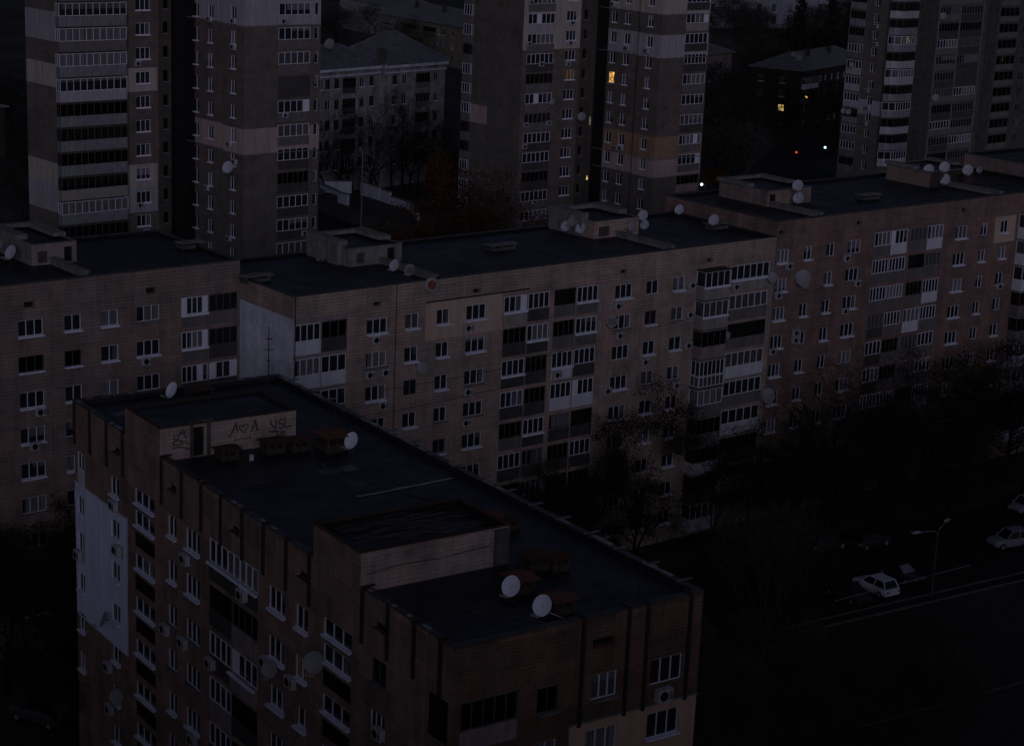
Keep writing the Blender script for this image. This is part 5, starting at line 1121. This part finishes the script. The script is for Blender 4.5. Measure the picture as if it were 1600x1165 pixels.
def dish(kind, pos, az, label, size=.9, mast=1.0, el=28, wall=None, group='satellite dishes', lnb=True):
    """az: compass of view in degrees from +x; mast: height of its post, or wall: horizontal arm vector back to the wall"""
    t = thing('satellite_dish', label, 'satellite dish', pos, 0, group)
    rot = Matrix.Translation((0, 0, mast if wall is None else 0)) @ Matrix.Rotation(R(az + 90), 4, 'Z') @ Matrix.Rotation(R(-el), 4, 'X') @ Matrix.Scale(size, 4)
    put('reflector', dish_mesh({'w': 'dish', 'f': 'dish_far'}.get(kind, 'dish_grey'), 'dish' + kind), t, rot)
    if kind == 'r':
        mb = MB(); mb.tube([(0, -.02, 0), (0, -.035, 0)], .33, 14); mb.build('rust_patch', 'rust', t, mat=rot)
    if kind == 'p':
        mb = MB()
        for a in range(-3, 4): mb.box(a * .1 - .02, a * .1 + .02, -.05, -.04, -.28, .28)
        mb.build('painted_marks', 'panel_dark', t, mat=rot)
    mb = MB(); mb.tube([(0, .0, -.52), (0, -.3, -.66), (0, -.5, -.62)], .018, 5); mb.box(-.05, .05, -.58, -.46, -.64, -.52)
    if lnb: mb.box(-.2, .2, -.52, -.49, -.62, -.59); mb.box(-.2, -.12, -.58, -.47, -.65, -.54); mb.box(.12, .2, -.58, -.47, -.65, -.54)
    mb.build('receiver_arm', 'metal_pale', t, mat=rot)
    mb = MB()
    if wall is None:
        h = mast; mb.tube([(0, 0, 0), (0, 0, h)], .035, 6); mb.box(-.22, .22, -.22, .22, 0, .05); d = Vector((math.cos(R(az)), math.sin(R(az)), 0)); mb.tube([-d * .1 + Vector((0, 0, h)), -d * .02 + Vector((0, 0, h))], .06, 6)
    else: mb.tube([Vector((0, 0, -.02)), Vector(wall) * .8, Vector(wall)], .035, 6); 
    mb.build('mast', 'metal_dark', t); return t
FL = lambda ox=0: Face(ox, 0, -90)
F0 = Face(0, 0, 0)
g = 'air conditioners on the nearest brick block'
for u, z, w in ((38.5, 21.95, 'under the top small window above the white cladding'), (28.2, 21.85, 'under the topmost three-pane window left of the loggias'), (44.4, 16.75, 'on the outer corner of the white cladding'), (38.1, 19.15, 'with a rack, high on the white cladding'),
             (31.0, 16.5, 'beside the third narrow window right of the stair windows'), (28.5, 16.55, 'below the third three-pane window left of the loggias'), (39.7, 10.7, 'below the white cladding, upper of two'), (39.5, 7.85, 'below the white cladding, lower one by a dish'),
             (27.2, 10.9, 'low down under the fifth three-pane window left of the loggias'), (20.9, 22.2, 'hanging under the wide glazed top loggia'), (24.85, 16.65, 'at the left end of the third loggia row'), (18.1, 19.3, 'right of the loggias, half behind a grey dish'), (15.2, 19.3, 'under the yellow-curtained window'), (6.1, 20.15, 'old, hanging at the second window past the right stair windows')):
    ac(NEAR, FL(), -u, z, 'nearest-block air conditioner ' + w, g)
ac(NEAR, F0, 12.3, 22.0, 'air conditioner above the cream cladding on the short front of the nearest block', g, 1.1)
g = 'air conditioners on the middle block'
for u, z, w in ((7.7, 23.78, 'under the topmost left three-pane window'), (7.15, 20.95, 'left one of two under the second-row window'), (8.7, 20.95, 'right one of two under the second-row window'), (8.5, 18.18, 'in the third row near the left loggias'), (17.0, 23.66, 'on the cream patch'), (17.2, 18.1, 'two rows below the cream patch'), (17.1, 15.42, 'three rows below the cream patch'),
             (33.7, 23.66, 'top row just right of the double loggias'), (34.1, 20.9, 'second row beside a speckled dish'), (42.7, 24.6, 'left of the topmost bay balcony'), (42.65, 21.86, 'left of the second bay balcony'), (42.7, 18.95, 'left of the dark third bay balcony'), (37.4, 18.05, 'third row in the column between double loggias and bays'), (41.5, 15.3, 'fourth row near the tall white bay'), (33.0, 15.95, 'fourth row above the tall narrow tree'), (48.4, 23.85, 'on the beige parapet right of the top bay')):
    ac(MID, F0, u, z, 'air conditioner of the middle block, ' + w, g)
ac(MID, F0, 26.95, 18.3, 'air conditioner on the white parapet panel of the middle double loggia', g, 1, .05)
g = 'air conditioners on the left block'
for u, z, w in ((-8.6, 22.3, 'under the second-row window by the loggias'), (-17.6, 19.5, 'third row at far left'), (-18.1, 16.85, 'fourth row at far left')): ac(LEFT, F0, u + 28, z, 'air conditioner of the dull pink left block, ' + w, g)
g = 'air conditioners on the rosy right block'
for u, z, w in ((1.7, 25.12, 'top row next to the block joint'), (9.8, 25.12, 'top row just left of the loggias'), (.5, 22.4, 'second row next to the block joint'), (10.2, 19.75, 'third row left of the loggias'), (3.35, 18.4, 'upper of a stacked pair'), (3.35, 17.68, 'lower of a stacked pair'), (.3, 16.9, 'fourth row next to the block joint'), (11.7, 22.4, 'second row under the window left of the loggias'), (34.5, 19.7, 'third row beside the right-hand bays')):
    ac(RIGHT, F0, u, z, 'air conditioner of the rosy right block, ' + w, g)
g = 'air conditioners on the left tower'
T1F = Face(-17.6, 11.2, 0)
for u, z, w in ((7.75, 41.85, 'at the top by the lilac band'), (8.3, 22.0, 'low down in the second window column'),): ac(TW1, FL(.55), -u, z, 'left-tower air conditioner on the wide wing, ' + w, g, .95)
for u, z, w in ((1.9, 42.15, 'highest, on the lilac band'), (1.9, 39.2, 'just below the lilac band'), (2.7, 28.0, 'on the pink band'), (1.55, 26.1, 'below the pink band beside the dish'), (2.7, 16.9, 'lowest near the roof of the middle block')): ac(TW1, FL(), -u, z, 'left-tower air conditioner on the corner column, ' + w, g, .95)
for u, z, w in ((5.1, 42.2, 'topmost'), (5.5, 31.4, 'middle'), (8.5, 17.2, 'lowest')): ac(TW1, F0, u, z, 'left-tower air conditioner on the loggia stack, ' + w, g, .95, .05)
for u, z, w in ((10.3, 36.65, 'above the cream patch'), (10.4, 20.1, 'on the blue-grey patch'), (11.3, 16.9, 'lowest above the left roof')): ac(TW1, T1F, u, z, 'left-tower air conditioner under three-pane windows, ' + w, g, .95)
g = 'air conditioners on the centre tower'; T3F = Face(-15.5, 10.9, 0); zz = lambda z: 62 + (z - 62) * .965
for u, z, w in ((.95, 41.9, 'topmost on the loggia stack'), (.9, 36.2, 'third storey of the loggia stack'), (3.3, 33.3, 'in the middle of the loggia stack'), (5.2, 24.85, 'right end of the loggia stack'), (.95, 24.85, 'left end, mid height of the loggia stack'), (.8, 21.75, 'left end, lower loggia stack'), (3.1, 13.6, 'lowest on the loggia stack')): ac(TW2, T3F, u, zz(z), 'centre-tower air conditioner on the rear wing, ' + w, g, .95, .05)
for u, z, w in ((8.7, 38.9, 'topmost'), (8.5, 36.1, 'just above the beige patch edge'), (8.3, 33.1, 'above the faintly lit window')): ac(TW2, T3F, u, zz(z), 'centre-tower air conditioner under three-pane windows, ' + w, g, .95)
for u, z, w in ((10.1, 42.2, 'topmost'), (6.9, 36.4, 'on the lilac band'), (8.0, 22.4, 'left of a pair on the ochre band'), (7.0, 22.45, 'right of a pair on the ochre band')): ac(TW2, FL(.55), -u, z, 'centre-tower air conditioner on the front wing, ' + w, g, .95)
ac(TW2, FL(), -2.5, 36.5, 'air conditioner on the corner column of the centre tower, lilac band', g, .95)
g = 'air conditioners on the right tower'
for u, z, w in ((2.9, 36.0, 'highest'), (2.7, 33.0, 'second from the top'), (3.7, 25.0, 'third from the top'), (3.3, 22.0, 'on the lilac patch'), (3.45, 19.3, 'lowest')): ac(TW3, FL(), -u, z, 'right-tower air conditioner in the window column, ' + w, g, 1.0)

# ---- dishes
B2W = lambda bld, x, y, z: (bld.location + Matrix.Rotation(bld.rotation_euler.z, 3, 'Z') @ Vector((x, y, 0))) + Vector((0, 0, z))
zn = 26.6
dish('w', B2W(NEAR, 6.0, 4.25, zn), 238, 'white satellite dish on the nearest roof, left of the front pair by rusty lids', 1.0, .72)
dish('w', B2W(NEAR, 5.9, 1.45, zn), 238, 'white satellite dish on the nearest roof, right of the front pair by the edge', 1.0, .72)
dish('w', B2W(NEAR, 10.9, 28.6, zn), 232, 'white satellite dish beside the single rusty box in mid roof', .98, .75)
dish('w', B2W(NEAR, 5.9, 43.3, zn), 225, 'white satellite dish at the far end of the nearest roof', 1.0, .8)
wv = lambda bld, F, d=.35: (Matrix.Rotation(bld.rotation_euler.z, 3, 'Z') @ F.T.to_3x3() @ Vector((0, d, -.1)))
def wdish(kind, bld, F, x, z, label, size, az, off=.45, el=22): dish(kind, Matrix.LocRotScale(bld.location, bld.rotation_euler.to_quaternion(), None) @ F.at(x, -off, z).translation, az, label, size, el=el, wall=wv(bld, F, off))
wdish('g', NEAR, FL(), -12.35, 21.55, 'large grey dish by the right stair windows of the nearest block', 1.1, 262)
wdish('g', NEAR, FL(), -17.2, 19.3, 'grey dish in front of an air conditioner, right of the loggias', .9, 255)
wdish('g', NEAR, FL(), -37.9, 9.4, 'grey dish low on the left end of the nearest block', .95, 262)
wdish('g', NEAR, FL(), -39.7, 14.0, 'dish turned edge-on over the lower edge of the white cladding', .95, 200)
zm = 27.82
dish('f', B2W(MID, 12.3, 3.9, zm), 235, 'pale dish left of the low wall on the middle roof', .95, .8)
dish('p', B2W(MID, 12.5, 2.0, zm), 245, 'dish with painted marks between the pale dish and the rusted dish', .95, .75)
wdish('r', MID, F0, 13.0, 27.75, 'rust-centred white dish on the roof edge of the middle block', 1.15, 262, .4)
dish('g', B2W(MID, 10.2, 11.0, zm + .1), 205, 'rusty dish on the side wall of the left stair house, middle roof', 1.2, .7, 10)
dish('f', B2W(MID, 37.0, 11.2, zm), 238, 'left dish of the trio beside the right stair house', .95, .7); dish('g', B2W(MID, 37.2, 10.4, zm), 238, 'upper grey dish of the trio beside the right stair house', 1.05, 1.35); dish('f', B2W(MID, 37.3, 9.4, zm), 238, 'right dish of the trio beside the right stair house', 1.0, .8)
dish('f', B2W(MID, 43.6, 7.8, zm), 240, 'upper dish on a shared mast at the right stair house', 1.0, 1.75); dish('f', B2W(MID, 43.7, 7.6, zm), 240, 'lower dish on the shared mast at the right stair house', .85, .9)
dish('g', B2W(MID, 42.0, 7.5, zm), 250, 'grey dish leaning by the hatch of the right stair house', .9, .9)
dish('f', B2W(MID, 51.2, 6.0, zm), 240, 'single white dish on the right part of the middle roof', 1.05, 1.0); dish('f', B2W(MID, 52.8, 12.5, zm), 245, 'white dish at the back edge where the two roofs meet', .95, .8)
zr = 29.26
dish('f', B2W(RIGHT, 9.15, 6.3, zr), 242, 'upper dish of the pair on the low wall, rosy block roof', 1.1, 2.0); dish('f', B2W(RIGHT, 9.15, 6.1, zr), 242, 'lower dish of the pair on the low wall, rosy block roof', 1.1, .8)
for x, y, m, lb in ((32.0, 8.6, 1.7, 'left dish of the cluster on the far right stair house'), (33.1, 7.4, 2.1, 'top dish of the cluster on the far right stair house'), (33.1, 7.2, .8, 'bottom dish of the cluster on the far right stair house'), (36.6, 7.0, 1.6, 'separate dish right of the cluster on the far right stair house'), (38.6, 7.0, 1.5, 'small grey dish at the far right edge of the last stair house')): dish('f' if x < 38 else 'g', B2W(RIGHT, x, y, zr), 243, lb, 1.15 if x < 38 else .7, m)
dish('f', B2W(LEFT, 28 - 16.2, 7.4, 29.26), 235, 'dish beside the stair house at the left edge of the view', 1.1, 1.0); dish('g', B2W(LEFT, 28 - 16.9, 8.2, 29.26), 235, 'dim dish cut by the left edge of the view', .95, 1.4)
for kind, x, z, lb, s in (('g', 12.3, 20.85, 'grey wall dish between the second and third window columns, middle block', 1.0), ('p', 32.9, 22.4, 'speckled grey wall dish right of the double loggias', 1.05), ('g', 53.0, 24.3, 'grey dish at the right end of the top beige loggia', .95), ('g', 47.45, 19.35, 'small dish between bay and dark loggia, middle block', .7), ('g', 53.7, 12.6, 'large grey wall dish low at the joint of middle and right blocks', 1.35)): wdish(kind, MID, F0, x, z, lb, s, 268 if x > 20 else 262)
wdish('g', RIGHT, F0, 3.55, 23.8, 'big grey wall dish hiding a window of the rosy right block', 1.5, 268)
wdish('f', TW1, FL(), -2.55, 25.3, 'white wall dish under the pink band of the left tower', 1.35, 250)
wdish('g', TW2, T3F, 5.5, 29.0, 'small grey dish right of the loggia stack, centre tower', .8, 255); wdish('g', TW2, T3F, 11.3, 26.7, 'grey dish in the dark recess of the centre tower', 1.15, 255)
for u, z, lb in ((7.0, 29.0, 'upper dish on the side balconies of the right tower'), (7.9, 21.0, 'left of two low dishes on the side balconies, right tower'), (6.85, 20.95, 'right of two low dishes on the side balconies, right tower')): wdish('g', TW3, FL(), -u, z, lb, .95, 250, .6)
FB5 = Face(7.5, -4, 0)
for x, z, lb in ((1.0, 38.1, 'high dish on the recessed loggias of the right tower'), (1.2, 24.2, 'low dish on the recessed loggias of the right tower')): wdish('g', TW3, FB5, x, z, lb, 1.2, 255)
dish('g', B2W(PALE, 6.2, 3.4, 25.2), 255, 'big grey dish on the tin roof of the pale house', 1.9, 1.6)
dish('g', B2W(BRICKH, 5.5, 4.8, 16.2), 250, 'dish on the ridge of the dark brick house', 1.3, .9); dish('g', B2W(BRICKH, 4.5, 2.8, 15.6), 250, 'lower dish on the tin roof of the dark brick house', 1.6, .9)

# ---- aerials, cables and litter on the roofs
def aerial(label, pos, H, cross=(), r=.028):
    t = thing('antenna_mast', label, 'antenna', pos); mb = MB(); mb.tube([(0, 0, 0), (0, 0, H * .6), (0, 0, H)], [r * 1.3, r, r * .6], 6); mb.build('pole', 'metal_dark', t)
    for z, L, a in cross:
        d = Vector((math.cos(a), math.sin(a), 0)); n = Vector((-d.y, d.x, 0)); mb = MB(); mb.tube([d * -L / 2 + Vector((0, 0, z)), d * L / 2 + Vector((0, 0, z))], .018, 5)
        for i in range(-2, 3): mb.tube([d * (L * .2 * i) - n * .22 + Vector((0, 0, z)), d * (L * .2 * i) + n * .22 + Vector((0, 0, z))], .010, 4)
        mb.build('antenna', 'metal_dark', t)
    return t
aerial('tall thin aerial on the graffiti stair house roof', B2W(NEAR, 8.5, 34.9, 28.5), 4.75, ((3.3, .75, .4), (4.0, .3, 1.8), (2.6, .2, .4)), .04)
aerial('short aerial standing behind the single rusty box in mid roof', B2W(NEAR, 11.2, 31.2, zn), 2.3, ((2.2, .5, .3),), .04)
aerial('thin rod near the right front corner of the nearest roof', B2W(NEAR, 12.4, 2.2, zn), 2.3, ((2.2, .35, .5),), .025)
aerial('thin aerial in the middle of the middle roof', B2W(MID, 20.1, 4.5, zm), 3.6, ((3.4, .5, .2),), .035)
aerial('aerial at the front of the rosy block roof', B2W(RIGHT, 13.5, 4.0, zr), 2.4, ((2.2, .4, .9),), .03)
aerial('aerial on the roof of the left block at the view edge', B2W(LEFT, 11.2, 9.4, 29.26), 3.0, ((2.8, .5, .9),), .03)
def roofcable(label, pts, mat, r=.018, seed=1, wob=.06, bld=None, z=None):
    rn = random.Random(seed); P = []
    for a, b in zip(pts, pts[1:]):
        for i in range(8):
            t = i / 8; P.append(B2W(NEAR, a[0] + (b[0] - a[0]) * t + rn.gauss(0, wob), a[1] + (b[1] - a[1]) * t + rn.gauss(0, wob), zn + (a[2] + (b[2] - a[2]) * t if len(a) > 2 else .02)))
    mb = MB(); mb.tube(P, r, 5); tag(mb.build('cable', mat), label, 'cable')
roofcable('pale cable drawn straight across the middle of the nearest roof', [(7.1, 21.3), (10, 21.4), (14.2, 21.7)], 'cable_pale', .03, 1, .03)
roofcable('dark cable trailing along the nearest roof from the rusty box', [(9.5, 29), (8.6, 26), (9.2, 22.2), (10.8, 18)], 'cable_dark', .02, 2, .04)
roofcable('loose cable looping near the far parapet of the nearest roof', [(12.2, 29), (13.4, 26.5), (12.8, 24), (14.2, 22.6)], 'cable_dark', .02, 3, .05)
rn = random.Random(6)
coil = [(4.0 + math.cos(a) * (.55 + .12 * math.sin(a * 3)), 3.6 + math.sin(a) * .4 + .03 * a, .02 + .004 * a) for a in [i * .42 for i in range(46)]]
mb = MB(); mb.tube([B2W(NEAR, x, y, zn + z) for x, y, z in coil] + [B2W(NEAR, 4.6, 2.6, zn + .03), B2W(NEAR, 5.6, 1.5, zn + .05)], .014, 4); tag(mb.build('cable_coil', 'cable_dark'), 'loose coil of thin cable on the roof left of the front dishes', 'cable')
mb = MB(); mb.tube([B2W(NEAR, 6.2, 1.5, zn + .35), B2W(NEAR, 6.9, .9, zn + .04)], .022, 5); mb.tube([B2W(NEAR, 5.6, 1.3, zn + .03), B2W(NEAR, 5.9, .7, zn + .03), B2W(NEAR, 6.8, .6, zn + .03)], .014, 4); tag(mb.build('stay_rod', 'cable_pale'), 'pale stay rod and wire at the foot of the front right dish', 'rod')
mb = MB()
for i in range(95):
    x = rn.uniform(.6, 5.5); y = rn.uniform(9.2, 12.7); L = rn.uniform(1.2, 3.6); a = rn.gauss(.05, .16) if rn.random() < .85 else rn.uniform(-1.2, 1.2); z = rn.uniform(.02, .28)
    p = [Vector((x + math.cos(a) * L * t, min(max(y + math.sin(a) * L * t + .1 * math.sin(t * 4 + i), 8.95), 12.95), z + .06 * math.sin(t * 3.1 + i * .7))) for t in (0, .33, .66, 1)]
    p = [Vector((min(q.x, 8.25), q.y, q.z)) for q in p]; mb.tube([B2W(NEAR, q.x, q.y, 28.36 + max(q.z, .02)) for q in p], rn.uniform(.012, .022), 4)
tag(mb.build('cable_heap', 'cable_dark'), 'tangled heap of thin rods and cables on the sunken front stair house roof', 'cables')
mb = MB(); mb.box(-.12, .12, -.12, .12, 0, .34); o = mb.build('bucket', 'cable_pale'); o.location = B2W(NEAR, 4.9, 30.0, zn); tag(o, 'small pale container on the roof before the graffiti wall', 'container')
mb = MB()
for i in range(26):
    x, y = rn.uniform(.8, 13.8), rn.choice((rn.uniform(14, 31), rn.uniform(14, 31), rn.uniform(.8, 8), rn.uniform(38, 44))); s = rn.uniform(.03, .13); p = B2W(NEAR, x, y, zn); mb.box(p.x - s, p.x + s * rn.uniform(.4, 1.4), p.y - s, p.y + s, zn, zn + .03)
tag(mb.build('roof_litter', 'cable_dark'), 'scattered bits of litter and rubble lying on the nearest roof', 'litter', kind='stuff')

# ================================================================== light and camera
w = bpy.data.worlds.new('World'); scene.world = w; w.use_nodes = True; nt = w.node_tree; bg = nt.nodes['Background']
SUN_EL, SUN_AZ = 13, 276            # direction towards the brighter part of the overcast dusk sky, azimuth from +x
sky = nd(nt, 'ShaderNodeTexSky', sky_type='NISHITA'); sky.sun_disc = False; sky.sun_elevation = R(SUN_EL); sky.sun_rotation = R(90 - SUN_AZ)
sky.air_density = 1.0; sky.dust_density = 2.5; sky.ozone_density = 1.6
hs = nd(nt, 'ShaderNodeHueSaturation'); hs.inputs['Saturation'].default_value = .55; nt.links.new(sky.outputs[0], hs.inputs['Color'])
tint = mixc(nt, 1, hs.outputs[0], (1.0, 1.02, 1.5), 'MULTIPLY'); nt.links.new(tint, bg.inputs['Color']); bg.inputs['Strength'].default_value = SKY = .0115
sd = bpy.data.lights.new('Sun', 'SUN'); sd.energy = .265; sd.angle = R(18); sd.color = (.98, 1, 1.42); so = bpy.data.objects.new('Sun', sd); COL.objects.link(so)
dv = Vector((math.cos(R(SUN_EL)) * math.cos(R(SUN_AZ)), math.cos(R(SUN_EL)) * math.sin(R(SUN_AZ)), math.sin(R(SUN_EL)))); so.rotation_euler = dv.to_track_quat('Z', 'Y').to_euler()
pit, rol, fpx = R(15.02), R(-2.489), 3027.0
fw = Vector((0, math.cos(pit), -math.sin(pit))); r0 = Vector((1, 0, 0)); d0 = fw.cross(r0); c, s = math.cos(rol), math.sin(rol)
rt = r0 * c + d0 * s; dn = d0 * c - r0 * s
cam = bpy.data.cameras.new('Camera'); cam.sensor_fit = 'HORIZONTAL'; cam.sensor_width = 36; cam.lens = fpx / 1600 * 36; cam.clip_start = 1; cam.clip_end = 6000
co = bpy.data.objects.new('Camera', cam); COL.objects.link(co); up = -dn; bk = -fw
co.matrix_world = Matrix(((rt.x, up.x, bk.x, 0), (rt.y, up.y, bk.y, 0), (rt.z, up.z, bk.z, 62.0), (0, 0, 0, 1)))
scene.camera = co
scene.view_settings.view_transform = 'Standard'; scene.view_settings.look = 'None'; scene.view_settings.exposure = 0
scene.render.engine = 'CYCLES'; scene.cycles.max_bounces = 5; scene.cycles.diffuse_bounces = 3; scene.cycles.use_denoising = True
